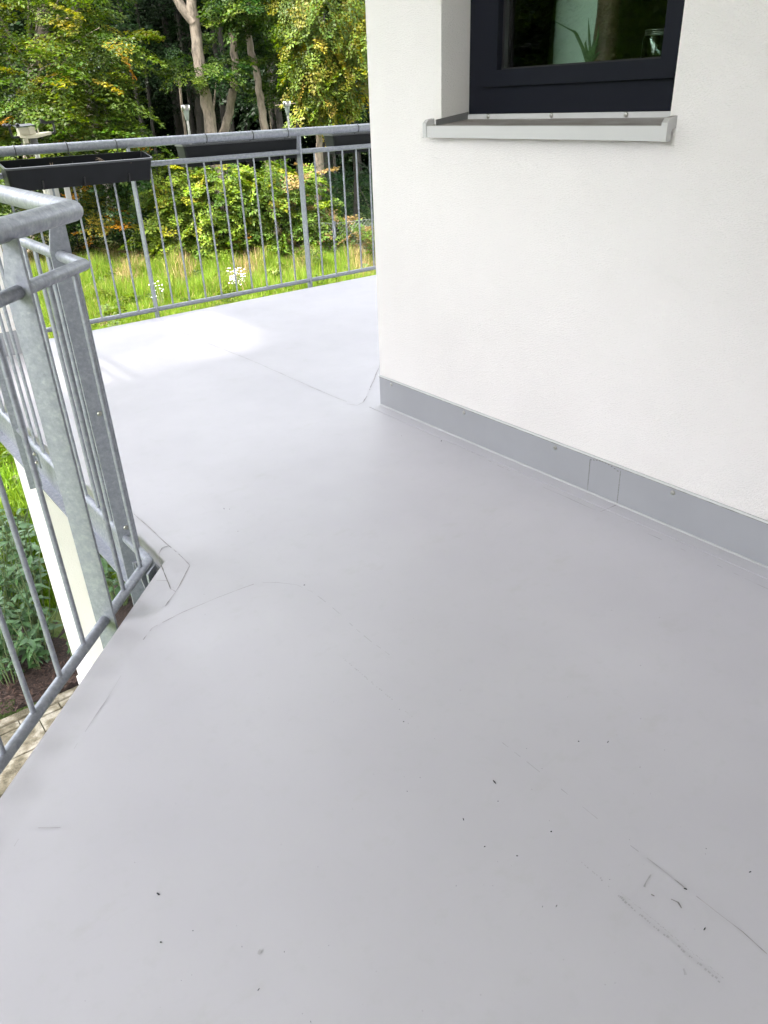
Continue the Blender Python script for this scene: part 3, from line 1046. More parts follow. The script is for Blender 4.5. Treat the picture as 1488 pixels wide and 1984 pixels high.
m = MB(); m.prism([(1.505, 5.72, 1.226), (1.605, 5.72, 1.228), (1.612, 5.785, 1.228), (1.505, 5.785, 1.226)], (-.03, .0, 1), .042); m.box((1.562, 5.708, 1.229), (1.582, 5.72, 1.272)); m.build('housing', CREAM, ws)
m = MB(); m.prism([(1.488, 5.70, 1.270), (1.60, 5.70, 1.276), (1.60, 5.79, 1.287), (1.488, 5.79, 1.281)], (0, 0, 1), .005); m.build('solar_panel', CABLE, ws)
m = MB(); m.box((1.52, 5.715, 1.178), (1.545, 5.745, 1.2055)); m.build('sensor_box', CREAM, ws)
m = MB(); m.tube([(1.625, 5.73, 1.232), (1.622, 5.73, 1.262)], .004, 8); m.build('rain_pin', CREAM, ws)
m = MB(); m.tube([(1.505, 5.74, 1.216), (1.465, 5.74, 1.214), (1.458, 5.74, 1.222), (1.453, 5.74, 1.272)], .0075, 8); o = m.build('wind_arm', CABLE, ws)
m = MB()
for a in (90, 210, 330):
    q = np.array([1.455 + .05 * math.cos(RD(a + 12)), 5.74 + .05 * math.sin(RD(a + 12)), 1.285])
    m.tube([(1.455, 5.74, 1.285), q], .0025, 6)
    m.lathe(q - np.array([0, 0, .012]), [(.0, 0), (.010, .004), (.014, .012), (.010, .02), (.0, .024)], 10)
m.lathe((1.455, 5.74, 1.272), [(0, 0), (.010, 0), (.010, .02), (0, .024)], 10); m.build('wind_cups', CABLE, o)
m = MB(); m.tube([(1.70, 5.745, 1.228), (1.725, 5.745, 1.228), (1.733, 5.745, 1.236), (1.733, 5.745, 1.285)], .0075, 8); o = m.build('vane_arm', CABLE, ws)
m = MB(); m.prism([(1.655, 5.745, 1.288), (1.69, 5.745, 1.282), (1.745, 5.745, 1.29), (1.745, 5.745, 1.296), (1.69, 5.745, 1.300), (1.655, 5.745, 1.318)], (0, 1, 0), .004); m.build('vane', CABLE, o)
m = MB(); m.box((1.60, 5.715, .78), (1.665, 5.73, .93)); m.box((1.70, 5.70, .74), (1.735, 5.71, .93)); m.build('bracket', simple('white_bracket', (.55, .54, .52), .5), ws)

# ------------------------------------------------------------------ paving, bed and perennials
path = MB(); path.box((-4, 3.2, GZ - .1), (2.2, 5.275, GZ - .016)); path = tag(path.build('path', simple('joint_sand', (.07, .06, .03), 1, var=.5, scale=50)), kind='structure')
slabp = {}


def paver(x0, x1, y0, y1, dz=0.):
    key = (round(x1 - x0, 3), round(y1 - y0, 3))
    if key not in slabp:
        m = MB(); hx, hy = (x1 - x0) / 2, (y1 - y0) / 2; b = .004
        m.add([(-hx, -hy, -.05), (hx, -hy, -.05), (hx, hy, -.05), (-hx, hy, -.05), (-hx, -hy, -b), (hx, -hy, -b), (hx, hy, -b), (-hx, hy, -b), (-hx + b, -hy + b, 0), (hx - b, -hy + b, 0), (hx - b, hy - b, 0), (-hx + b, hy - b, 0)],
              [(0, 1, 5, 4), (1, 2, 6, 5), (2, 3, 7, 6), (3, 0, 4, 7), (4, 5, 9, 8), (5, 6, 10, 9), (6, 7, 11, 10), (7, 4, 8, 11), (8, 9, 10, 11)])
        slabp[key] = o = m.build('paving_slab', SLAB, path)
    else:
        o = copy_part(slabp[key], path)
    o.location = ((x0 + x1) / 2, (y0 + y1) / 2, GZ + dz)
    o.rotation_euler = (random.uniform(-.006, .006), random.uniform(-.006, .006), 0)


for y0, y1, off, ln in ((5.115, 5.185, .640, .30), (4.815, 5.107, .467, .40), (4.522, 4.807, .382, .40), (4.230, 4.515, .30, .40), (3.94, 4.222, .1, .30), (3.65, 3.932, .2, .3)):
    x = off - ln * 11
    while x < 2.1:
        paver(x + .004, x + ln - .004, y0, y1, random.uniform(-.004, .004)); x += ln
kb = MB(); kb.box((-4, 5.195, GZ - .1), (2.2, 5.265, GZ + .015)); kb.build('kerb', SLAB, path)
bed = MB()
nx, ny = 40, 12
vs = []
for i in range(nx + 1):
    for j in range(ny + 1):
        x, y = -3 + 5.2 * i / nx, 5.27 + 1.35 * j / ny
        vs.append((x, y, GZ + .0 + (.03 * math.sin(x * 5 + y * 3) + random.uniform(-.012, .02) if 0 < j < ny else -.03)))
bed.add(vs, [(i * (ny + 1) + j, (i + 1) * (ny + 1) + j, (i + 1) * (ny + 1) + j + 1, i * (ny + 1) + j + 1) for i in range(nx) for j in range(ny)], True)
tag(bed.build('mulch_bed', MULCH), kind='structure')
ch = MB()
for k in range(1800):
    x, y = random.uniform(-.4, 1.3), 5.28 + abs(random.gauss(0, .3))
    a, l = random.uniform(0, 6.28), random.uniform(.008, .03)
    d = np.array([math.cos(a), math.sin(a), random.uniform(-.25, .25)]) * l; e = np.array([-math.sin(a), math.cos(a), random.uniform(-.4, .4)]) * l * .22
    p = np.array([x, y, GZ + .035 + random.uniform(-.015, .03)])
    ch.add([p - d - e, p + d - e * .6, p + d * 1.1 + e, p - d + e], [(0, 1, 2, 3)])
tag(ch.build('bark_chips', CHIP), kind='stuff')


def leafmesh(name, L, wd_, mat, fold=.18):
    m = MB(); n_ = 5
    vs = []
    for i in range(n_ + 1):
        t = i / n_; wv = wd_ * math.sin(math.pi * (t * .93 + .05)) ** .8 * (1 - .25 * t)
        z = -.35 * L * t * t + .1 * L * t
        vs += [(L * t, -wv, z + fold * wv), (L * t, 0, z), (L * t, wv, z + fold * wv)]
    fs = []
    for i in range(n_):
        for j in range(2): fs.append((i * 3 + j, (i + 1) * 3 + j, (i + 1) * 3 + j + 1, i * 3 + j + 1))
    m.add(vs, fs, True)
    return m


pl_first = {}
plants = [(.46, 5.98, .75, 130, 'leafy green perennial bush at the front left of the mulch bed'), (.80, 6.05, .85, 140, 'leafy green perennial bush beside the white ground floor pillar'),
          (.60, 6.50, 1.0, 150, 'taller leafy perennial in the middle of the mulch bed'), (.92, 6.75, 1.0, 140, 'leafy perennial in the second row behind the pillar'),
          (.62, 7.10, 1.1, 130, 'leafy perennial at the back of the mulch bed next to the lawn'), (.98, 7.55, .9, 110, 'leafy perennial at the edge of the bright lawn'), (.86, 5.58, .28, 14, 'small seedling between the mulch and the pillar foot'),
          (.42, 5.70, .5, 90, 'low leafy perennial spreading towards the kerb at the left'), (.66, 5.74, .55, 100, 'low leafy perennial spreading towards the kerb beside the pillar'),
          (1.52, 6.15, .85, 130, 'shaded leafy perennial seen between the two near railing posts'), (1.85, 6.95, .9, 120, 'shaded leafy perennial at the back, seen between the two near railing posts')]
for px_, py_, h, nl, lab in plants:
    o = empty('perennial_plant', (px_, py_, GZ), lab, 'plant', 'leafy perennials in the mulch bed')
    m = MB(); stems = []
    for k in range(max(4, nl // 6)):
        a, r = random.uniform(0, 6.28), random.uniform(.06, .40) * min(1, h / .8)
        tip = np.array([px_ + r * math.cos(a), py_ + r * math.sin(a), GZ + h * random.uniform(.55, 1)])
        b0 = np.array([px_ + .06 * math.cos(a), py_ + .06 * math.sin(a), GZ])
        mid = (b0 + tip) / 2 + np.array([-.02 * math.cos(a), -.02 * math.sin(a), .06])
        m.tube([b0, mid, tip], [.006, .005, .0025], 5); stems.append((b0, mid, tip))
    m.build('stem', PSTEM, o)
    for k in range(nl):
        b0, mid, tip = stems[k % len(stems)]
        t = random.uniform(.12, 1.0)
        q = (b0 * (1 - t) ** 2 + 2 * mid * t * (1 - t) + tip * t * t)
        sz = random.choice((0, 1, 2))
        if sz not in pl_first:
            lf = leafmesh('leaf', (.075, .095, .12)[sz], (.017, .021, .026)[sz], PLEAF); pl_first[sz] = l = lf.build('leaf', PLEAF, None); l.parent = o; ORG[l.name] = ORG[o.name]
        else: l = copy_part(pl_first[sz], o)
        l.location = Vector(q) - o.location
        l.rotation_euler = (random.uniform(-.5, .5), random.uniform(-.65, .45), random.uniform(0, 6.28))
        s_ = random.uniform(.75, 1.2) * (1 if h > .5 else .6); l.scale = (s_, s_, s_)

# ------------------------------------------------------------------ foliage engine


def spray_template(nleaf, L, W, droop, seed, flat=.25):
    r = np.random.default_rng(seed)
    out = []
    # main axis 0..1 with side twigs; leaves alternate along them in one plane
    axes = [((0, 0), (1, 0))] + [((t, 0), (t + .32 * (1.15 - t), s * .42 * (1.15 - t))) for t, s in zip(np.linspace(.1, .85, 8), [1, -1] * 4)]
    per = max(3, nleaf // len(axes))
    for (a, b) in axes:
        a, b = np.array(a, float), np.array(b, float)
        d = (b - a) / np.linalg.norm(b - a)
        for k in range(per):
            t = (k + r.uniform(.2, .8)) / per
            q = a + (b - a) * t
            sd = 1 if k % 2 else -1
            an = math.atan2(d[1], d[0]) + sd * r.uniform(.5, 1.1)
            x = np.array([math.cos(an), math.sin(an), r.normal(0, flat) - .15]); x /= np.linalg.norm(x)
            y = np.cross([0, 0, 1], x); y /= np.linalg.norm(y)
            z = np.cross(x, y)
            tl = r.normal(0, .45)
            y = y * math.cos(tl) + z * math.sin(tl)
            l, w_ = L * r.uniform(.7, 1.15), W * r.uniform(.8, 1.1)
            p = np.array([q[0], q[1], -droop * q[0] ** 2 + r.normal(0, .02)])
            zz = np.cross(x, y)
            out.append([p, p + x * l * .42 + y * w_ * .5 + zz * .1 * l, p + x * l, p + x * l * .42 - y * w_ * .5 + zz * .1 * l])
    return np.array(out)            # leaves,4,3


TPL = {}


def templates(leaf, asp, droop, nleaf):
    key = (leaf, asp, droop, nleaf)
    if key not in TPL: TPL[key] = [spray_template(nleaf, leaf, leaf * asp, droop, 100 + i) for i in range(6)]
    return TPL[key]


def mesh_from_quads(name, V, C, parent, mat, org=None):
    """V (n,4,3) world, C (n,3) colours"""
    o_ = ORG[parent.name] if parent is not None else (np.zeros(3) if org is None else np.array(org))
    n_ = len(V)
    me = bpy.data.meshes.new(name)
    me.vertices.add(n_ * 4)
    me.vertices.foreach_set('co', (V.reshape(-1, 3) - o_).astype(np.float32).ravel())
    me.loops.add(n_ * 4)
    me.loops.foreach_set('vertex_index', np.arange(n_ * 4, dtype=np.int32))
    me.polygons.add(n_)
    me.polygons.foreach_set('loop_start', np.arange(0, n_ * 4, 4, dtype=np.int32))
    me.polygons.foreach_set('loop_total', np.full(n_, 4, dtype=np.int32))
    at_ = me.attributes.new('tint', 'FLOAT_COLOR', 'POINT')
    cc = np.ones((n_ * 4, 4), np.float32); cc[:, :3] = np.repeat(C, 4, axis=0)
    at_.data.foreach_set('color', cc.ravel())
    me.update()
    me.validate()
    return link(name, me, parent, [mat], org)


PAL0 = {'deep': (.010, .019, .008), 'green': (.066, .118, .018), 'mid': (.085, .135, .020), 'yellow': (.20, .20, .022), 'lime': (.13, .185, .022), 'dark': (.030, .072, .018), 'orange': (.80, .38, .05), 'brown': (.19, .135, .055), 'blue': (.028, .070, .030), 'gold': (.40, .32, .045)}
PAL = {k: tuple(c * (.43 if k != 'deep' else 1) for c in v) for k, v in PAL0.items()}  # the deep leaf colour carries the shade inside the wood


def foliage(blobs, mix, gain=1.0, roll=.3, leaf=.10, asp=.58, size=.75, droop=.25, pitch=-.15, nleaf=54, shell=.5, seed=0):
    """blobs: (centre, (ra,rb,rc), count[, mix]) -> quads, colours. ra across the view, rb in depth, rc up"""
    r = np.random.default_rng(seed)
    VV, CC = [], []
    tp = templates(leaf / size, asp, droop, nleaf)
    for bl in blobs:
        c, rad, cnt = bl[:3]
        mx = bl[3] if len(bl) > 3 else mix
        names = list(mx.keys()); pr = np.array([mx[k] for k in names], float); pr /= pr.sum()
        d = r.normal(size=(cnt, 3)); d /= np.linalg.norm(d, axis=1)[:, None]
        rr = r.uniform(0, 1, cnt) ** (1 / 3) * (1 - shell) + shell * r.uniform(.75, 1.06, cnt)
        # lumpy outline
        lump = 1 + .22 * np.sin(d[:, 0] * 5 + seed) * np.sin(d[:, 2] * 6 + seed * 2) + .15 * np.sin(d[:, 1] * 9)
        o = d * (rr * lump)[:, None]
        P = np.array(c) + o[:, :1] * rad[0] * HR + o[:, 1:2] * rad[1] * HF + o[:, 2:] * rad[2] * np.array([0, 0, 1.])
        az = np.arctan2((P - np.array(c))[:, 1], (P - np.array(c))[:, 0]) + r.normal(0, .7, cnt)
        pt = pitch + r.normal(0, .3, cnt); rl = r.normal(0, roll, cnt)
        sc_ = size * r.uniform(.65, 1.25, cnt)
        X = np.stack([np.cos(pt) * np.cos(az), np.cos(pt) * np.sin(az), np.sin(pt)], 1)
        Yv = np.stack([-np.sin(az), np.cos(az), np.zeros(cnt)], 1)
        Zv = np.cross(X, Yv)
        Y2 = Yv * np.cos(rl)[:, None] + Zv * np.sin(rl)[:, None]; Z2 = np.cross(X, Y2)
        R = np.stack([X, Y2, Z2], 2) * sc_[:, None, None]
        ci = r.choice(len(names), cnt, p=pr)
        base = gain * np.array([PAL[k] for k in names])[ci] * r.uniform(.75, 1.3, (cnt, 1))
        for i in range(6):
            idx = np.where(r.integers(0, 6, cnt) == i)[0] if False else np.arange(i, cnt, 6)
            if not len(idx): continue
            T = tp[i]
            V = np.einsum('nij,lkj->nlki', R[idx], T) + P[idx][:, None, None, :]
            n_, l_ = V.shape[:2]
            c2 = base[idx][:, None, :] * r.uniform(.7, 1.35, (n_, l_, 1)) * np.array([1, 1, 1]) * (1 + r.normal(0, .07, (n_, l_, 3)))
            VV.append(V.reshape(-1, 4, 3)); CC.append(np.clip(c2, .004, .9).reshape(-1, 3))
    return np.concatenate(VV), np.concatenate(CC)


def mpp(d): return d / 1466.5 * 1.02


def B(u, v, d, ru, rv, cnt, mix=None, dr=None):
    d += 3.7
    k = mpp(d)
    return (at(u, v, d), (ru * k, (dr if dr else (ru + rv) / 2 * k), rv * k), cnt) + ((mix,) if mix else ())


def ground_under(p): return np.array([p[0], p[1], GZ - .05])


def tree(name, label, cat, trunk, wpx, d, blobs, mix, bark, seed, limbs=True, fork=None, group=None, **kw):
    d += 3.7
    T = [at(u, v, d) for u, v in trunk]
    lean = (T[0] - T[1]) / max(.2, T[1][2] - T[0][2])
    base = T[0] + lean * (T[0][2] - GZ) * .6
    base = np.array([base[0], base[1], GZ - .05])
    o = empty(name, (base[0], base[1], GZ), label, cat, group)
    r0 = wpx / 2 * mpp(d)
    P = [base, base + (T[0] - base) * .12, base + (T[0] - base) * .55] + T
    R = [r0 * 1.5, r0 * 1.18, r0 * 1.05] + [r0 * (1 - .38 * i / max(1, len(T) - 1)) for i in range(len(T))]
    m = MB()
    # smooth polyline
    PP, RR = [], []
    for i in range(len(P) - 1):
        for t in (0, .33, .66):
            PP.append(P[i] + (P[i + 1] - P[i]) * t + np.array([.25 * r0 * math.sin(i * 2.1 + t * 5 + seed), .25 * r0 * math.cos(i * 1.7 + t * 4), 0])); RR.append((R[i] + (R[i + 1] - R[i]) * t) * random.uniform(.95, 1.06))
    PP.append(P[-1]); RR.append(R[-1])
    m.tube(PP, RR, 12)
    if fork:
        i0, pts, wf = fork
        m.tube([T[i0]] + [at(u, v, d) for u, v in pts], [R[3 + i0] * .9] + [wf / 2 * mpp(d) * (1 - .3 * k / len(pts)) for k in range(len(pts))], 10)
    tk = m.build('trunk', bark, o)
    if blobs:
        if limbs:
            lm = MB()
            for bl in blobs:
                c = np.array(bl[0])
                q = min(PP[3:], key=lambda a: abs(a[2] - (c[2] - .3 * np.linalg.norm(c[:2] - a[:2]))))
                for k in range(3):
                    e = c + np.random.default_rng(seed * 31 + k).normal(0, .5, 3) * np.array(bl[1][2])
                    mid = (q + e) / 2 + np.array([0, 0, .12 * np.linalg.norm(e - q)])
                    lm.tube([q, (q + mid) / 2 + np.array([0, 0, .04]), mid, e], [min(.05, r0 * .3), min(.035, r0 * .2), min(.022, r0 * .12), .008], 6)
            lm.build('limbs', bark, o)
        V, C = foliage(blobs, mix, seed=seed, **kw)
        mesh_from_quads('crown', V, C, o, LEAF)
    return o


# ------------------------------------------------------------------ trees at the wood edge
G_ = 'trees at the edge of the wood'
tree('hornbeam_tree', 'broad yellow green hornbeam filling the upper left above the nearest planter', 'tree', [(60, 300), (70, 150), (80, 20), (85, -120)], 24, 20.5,
     [B(40, 20, 19.5, 120, 70, 80), B(130, 10, 19.8, 50, 45, 34), B(110, 110, 18.8, 130, 60, 80), B(205, 105, 19, 40, 34, 33), B(40, 190, 18.6, 110, 60, 68), B(140, 200, 18.4, 96, 46, 64), B(190, 262, 18.2, 66, 30, 40),
      B(70, 270, 18.2, 110, 50, 55), B(-60, 120, 19.5, 70, 180, 55), B(60, -330, 20.5, 190, 130, 150), B(40, -90, 20, 150, 90, 55), B(190, 300, 18.2, 60, 30, 16, {'yellow': 1, 'orange': 1, 'mid': 2})],
     {'mid': 5, 'lime': 4, 'green': 4, 'yellow': 1.6, 'gold': .2, 'orange': .03}, BARK, 3, size=1.0, pitch=-.12, droop=.28, shell=.35, nleaf=99, roll=.16)
tree('hornbeam_tree', 'low dark green tree with orange autumn leaves hanging behind the near railing corner', 'tree', [(120, 470), (125, 420), (130, 380)], 10, 19.8,
     [B(200, 468, 19.2, 90, 18, 34), B(80, 470, 19.2, 60, 18, 26), B(60, 400, 19, 80, 55, 90), B(170, 390, 19.2, 80, 45, 60), B(230, 430, 19.6, 70, 50, 60), B(262, 350, 19.8, 60, 50, 46), B(200, 430, 18.6, 30, 24, 16, {'orange': 2, 'gold': 2, 'yellow': 2}), B(110, 385, 18.7, 60, 22, 14, {'gold': 2, 'yellow': 2, 'orange': 1}), B(30, 440, 18.8, 50, 24, 18, {'gold': 1, 'yellow': 2, 'mid': 2})],
     {'green': 5, 'dark': 4, 'mid': 2}, BARKD, 4, size=.7, shell=.4)
tree('forked_tree', 'pale barked tree whose trunk forks near the top of the picture', 'tree', [(412, 262), (399, 200), (391, 150), (384, 100), (376, 45), (371, 0), (368, -80), (372, -200)], 21, 20.6,
     [B(352, 112, 21.1, 10, 26, 14, None, .3), B(366, 143, 20.0, 28, 9, 20, None, .3), B(428, 135, 20.0, 32, 12, 24, None, .4), B(425, 100, 21.4, 22, 26, 20), B(330, -150, 21.5, 80, 46, 40), B(340, -400, 21.5, 170, 150, 150)],
     {'green': 5, 'mid': 3, 'dark': 3, 'lime': 1}, BARK, 5, limbs=False, fork=(4, [(352, 14), (338, -14), (318, -60)], 15), size=.6, shell=.35)
tree('leaning_tree', 'slanting pale trunk right of the forked tree, leaning to the right', 'tree', [(432, 262), (444, 218), (452, 175), (456, 130), (452, 90), (448, 0), (446, -120)], 15, 21.2,
     [B(455, -110, 22.4, 70, 50, 40), B(470, -330, 23.5, 150, 130, 130)], {'dark': 4, 'green': 3}, BARK, 6, limbs=False, size=.6, shell=.35)
tree('slender_tree', 'slender smooth pinkish trunk standing between the two solar lamps', 'tree', [(514, 262), (509, 215), (502, 175), (494, 130), (485, 85), (480, 30), (478, -60), (478, -180)], 13, 20.8,
     [B(480, 12, 20.0, 44, 26, 80), B(462, -14, 20.3, 34, 24, 44), B(535, 75, 21.2, 26, 46, 54), B(548, 140, 21.6, 22, 34, 34), B(535, 180, 21.8, 24, 18, 20), B(490, -80, 20.7, 80, 44, 56), B(540, -330, 21.5, 170, 150, 150)],
     {'green': 6, 'mid': 3, 'dark': 3, 'lime': 1}, BARK, 7, limbs=False, size=.65, pitch=-.2, shell=.35)
tree('yellowing_tree', 'straight trunk draped with drooping yellow green leaves beside the house corner', 'tree', [(620, 460), (618, 380), (617, 300), (616, 220), (613, 120), (611, 0), (610, -150)], 13, 20.2,
     [B(640, 20, 19.4, 80, 48, 95), B(600, 75, 19.2, 58, 44, 70), B(690, 70, 19.3, 46, 56, 60), B(620, 130, 19.2, 44, 40, 60), B(680, 140, 19.3, 32, 36, 36), B(588, 190, 19.3, 18, 42, 22), B(636, 190, 19.1, 28, 32, 24), B(664, 180, 19.2, 14, 20, 8), B(650, -80, 19.8, 120, 60, 80), B(690, -330, 20.8, 180, 150, 150), B(560, 10, 19.8, 28, 24, 16)],
     {'yellow': 5, 'lime': 4, 'mid': 3, 'gold': 1.4}, BARK, 8, size=.62, pitch=-.75, droop=.35, shell=.3)
tree('conifer_tree', 'dark green feathery evergreen behind the far railing next to the house corner', 'tree', [(690, 440), (690, 360), (692, 290)], 9, 20.6,
     [B(690, 235, 20.8, 44, 30, 50), B(700, 300, 20.6, 50, 40, 60), B(690, 365, 20.4, 46, 40, 60), B(700, 430, 20.2, 45, 34, 50)],
     {'blue': 5, 'dark': 4, 'green': 1}, BARKD, 9, size=.55, pitch=-.1, leaf=.07, asp=.3, nleaf=60, shell=.3)
# hedge bushes at the fence
HG = 'bushes along the wire fence'
for (lab, bl, mix, sd) in (
        ('bright yellow green bush behind the second far railing bay, left part', [B(352, 370, 18.7, 46, 60, 140), B(330, 440, 18.5, 40, 34, 46), B(345, 478, 18.3, 40, 16, 28)], {'lime': 5, 'mid': 3, 'yellow': 1.2}, 21),
        ('bright green bush in the middle of the hedge under the middle planter', [B(425, 375, 18.5, 54, 62, 160), B(420, 445, 18.3, 50, 34, 60), B(428, 482, 18.1, 44, 16, 28)], {'lime': 5, 'mid': 4, 'yellow': .7, 'green': 2}, 22),
        ('green bush left of the far railing post under the middle planter', [B(505, 370, 18.7, 52, 62, 150), B(505, 445, 18.5, 52, 34, 60), B(510, 480, 18.2, 46, 18, 30)], {'mid': 5, 'lime': 3, 'green': 3, 'yellow': .8}, 23),
        ('reddish green bush around the foot of the yellowing tree', [B(575, 370, 18.9, 42, 50, 90), B(600, 420, 18.7, 46, 36, 60)], {'brown': 3, 'mid': 4, 'lime': 2, 'green': 2}, 24),
        ('low pale green bush between the yellowing tree and the evergreen', [B(650, 440, 18.5, 42, 26, 46), B(700, 465, 18.2, 40, 22, 36)], {'mid': 4, 'green': 3, 'brown': 1.5}, 25)):
    c = bl[0][0]
    o = empty('bush', (c[0], c[1], GZ), lab, 'bush', HG)
    m = MB()
    for k in range(7):
        e = np.array(c) + np.random.default_rng(sd * 9 + k).normal(0, .45, 3)
        m.tube([(c[0] + random.uniform(-.1, .1), c[1] + random.uniform(-.1, .1), GZ - .02), ((c[0] + e[0]) / 2, (c[1] + e[1]) / 2, (GZ + e[2]) / 2 + .1), e], [.025, .018, .006], 5)
    m.build('branches', BARKD, o)
    V, C = foliage(bl, mix, gain=1.6, size=.55, leaf=.10, asp=.6, pitch=-.25, seed=sd, shell=.35)
    mesh_from_quads('foliage', V, C, o, LEAF)

# saplings with thin bare stems
for k, (pts, w_, lab) in enumerate(((((352, 205), (348, 160), (346, 120)), 4, 'thin young stem left of the forked tree'), (((622, 262), (619, 220), (604, 190), (606, 150), (610, 130)), 2.2, 'bare thin sapling right of the slender trunk'),
                                    (((526, 256), (522, 220), (519, 190), (524, 160), (527, 140)), 2.0, 'bare bent twig sapling beside the right solar lamp'), (((412, 228), (416, 190), (418, 160)), 3, 'thin dark stem between the forked and the slanting trunk'))):
    d = 26.0
    P = [at(u, v, d) for u, v in pts]
    o = empty('sapling', (P[0][0], P[0][1], GZ), lab, 'sapling')
    m = MB(); m.tube([ground_under(P[0])] + P, [w_ / 2 * mpp(d)] * (len(P)) + [.004], 6); m.build('trunk', BARK, o)

# tree added out of view to shade the bed, also mirrored in the window
ctr = np.array([-3.8, 5.9, 3.7])
o = empty('offscreen_tree', (-3.7, 5.5, GZ), 'round tree added out of view to shade the bed, mirrored in the window glass', 'tree')
m = MB(); m.tube([(-3.7, 5.5, GZ - .05), (-3.68, 5.52, -1), (-3.7, 5.5, .8), (-3.65, 5.45, 3.4)], [.13, .11, .09, .03], 10); m.build('trunk', BARK, o)
V, C = foliage([(ctr, (2.0, 2.0, 2.1), 620), (ctr + np.array([.9, -.7, -.8]), (.9, .9, 1.0), 130)], {'mid': 3, 'green': 4, 'dark': 2}, seed=40, size=.7, leaf=.1)
mesh_from_quads('crown', V, C, o, LEAF)
# unseen tall tree added so its crown dims the sun patch on the deck
o = empty('offscreen_tree', (-4.9, 4.4, GZ), 'unseen tall tree added left of the house to dim the sun on the deck', 'tree')
m = MB(); m.tube([(-4.9, 4.4, GZ - .05), (-4.85, 4.45, 2), (-4.9, 4.4, 7), (-4.9, 4.4, 11.4)], [.15, .13, .09, .02], 10); m.build('trunk', BARK, o)
V, C = foliage([((-4.9, 4.3, 9.6), (2.3, 2.0, 2.2), 900)], {'mid': 4, 'lime': 3}, seed=41, size=.8, leaf=.1, nleaf=36)
mesh_from_quads('crown', V, C, o, LEAF)
for k, (x, y, h) in enumerate(((-11, 9, 9), (-10, 14, 11), (-14, 5, 10), (-7.5, 17, 9), (-13, 19, 12), (-16, 11, 12), (-19, 7, 13), (-20, 15, 13), (-18, 20, 13), (-22, 11, 14))):
    o = empty('offscreen_tree', (x, y, GZ), 'tall green tree far left of the garden, seen only in the window reflection', 'tree', 'trees left of the garden')
    m = MB(); m.tube([(x, y, GZ - .05), (x + .1, y, GZ + h * .3), (x, y + .1, GZ + h * .8)], [.2, .16, .05], 10); m.build('trunk', BARKD, o)
    V, C = foliage([((x, y, GZ + h * .58), (h * .30, h * .30, h * .44), 420)], {'mid': 2, 'green': 4, 'dark': 3}, seed=50 + k, size=1.7, leaf=.26, nleaf=36)
    mesh_from_quads('crown', V, C, o, LEAF)

# ------------------------------------------------------------------ the wood behind
WG = 'dark trees deep in the wood'
wr = np.random.default_rng(5)
spots = []
for k, u in enumerate(np.linspace(-150, 820, 15)):
    spots.append((u + wr.uniform(-25, 25), (32, 36, 40, 34, 44)[k % 5] + wr.uniform(-1, 1)))
for k, (u, d) in enumerate(spots):
    b = at(u, 300, d); x, y = b[0], b[1]
    o = empty('woodland_tree', (x, y, GZ), 'dark trunked tree in the wood, its shade put into dark leaves', 'tree', WG)
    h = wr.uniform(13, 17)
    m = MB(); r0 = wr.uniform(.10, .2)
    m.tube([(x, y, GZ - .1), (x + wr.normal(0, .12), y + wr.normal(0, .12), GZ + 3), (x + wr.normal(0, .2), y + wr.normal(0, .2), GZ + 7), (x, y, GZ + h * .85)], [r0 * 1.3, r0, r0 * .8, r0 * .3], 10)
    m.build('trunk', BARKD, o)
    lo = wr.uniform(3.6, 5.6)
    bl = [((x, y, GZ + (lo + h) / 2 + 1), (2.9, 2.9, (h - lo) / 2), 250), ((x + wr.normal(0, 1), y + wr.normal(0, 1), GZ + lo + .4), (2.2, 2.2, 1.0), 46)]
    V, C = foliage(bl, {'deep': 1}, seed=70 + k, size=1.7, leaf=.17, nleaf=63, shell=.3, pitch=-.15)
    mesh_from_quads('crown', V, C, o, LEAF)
# undergrowth and the far, closed part of the wood
bl = []
for k in range(34):
    u = wr.uniform(-150, 800); d = wr.uniform(28, 36); b = at(u, 300, d)
    bl.append(((b[0], b[1], GZ + wr.uniform(.3, 1.3)), (1.6, 1.2, wr.uniform(.7, 1.5)), 30))
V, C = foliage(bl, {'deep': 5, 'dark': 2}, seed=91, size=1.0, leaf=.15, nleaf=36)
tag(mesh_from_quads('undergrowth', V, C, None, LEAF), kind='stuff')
bl = []
for k in range(60):
    u = -330 + 1250 * (k % 20) / 19 + wr.uniform(-20, 20); d = (46, 52, 58)[k // 20] + wr.uniform(-2, 2); b = at(u, 300, d)
    bl.append(((b[0], b[1], GZ + 6.5 + wr.uniform(-1, 1)), (3.0, 2.6, 8.0), 95))
for k in range(40):
    bl.append(((-27 + wr.uniform(-2, 2), -4 + k * .95, GZ + 5 + wr.uniform(-1, 1)), (2.6, 2.6, 6.5), 60, {'dark': 3, 'mid': 1}))
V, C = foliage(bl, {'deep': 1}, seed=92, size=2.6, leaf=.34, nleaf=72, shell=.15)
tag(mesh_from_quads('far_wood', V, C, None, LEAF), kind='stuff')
m = MB()
for k in range(46):
    u = wr.uniform(-200, 800); d = wr.uniform(31, 45); b = at(u, 300, d); r0 = wr.uniform(.05, .14)
    m.tube([(b[0], b[1], GZ - .1), (b[0] + wr.normal(0, .25), b[1], GZ + 5), (b[0] + wr.normal(0, .4), b[1], GZ + 12)], [r0, r0 * .8, r0 * .5], 6)
tag(m.build('far_trunks', BARKD), kind='stuff')

# ------------------------------------------------------------------ wire fence
FD = 23.6


def gpt(u, d): q = at(u, 400, d); return np.array([q[0], q[1], GZ])


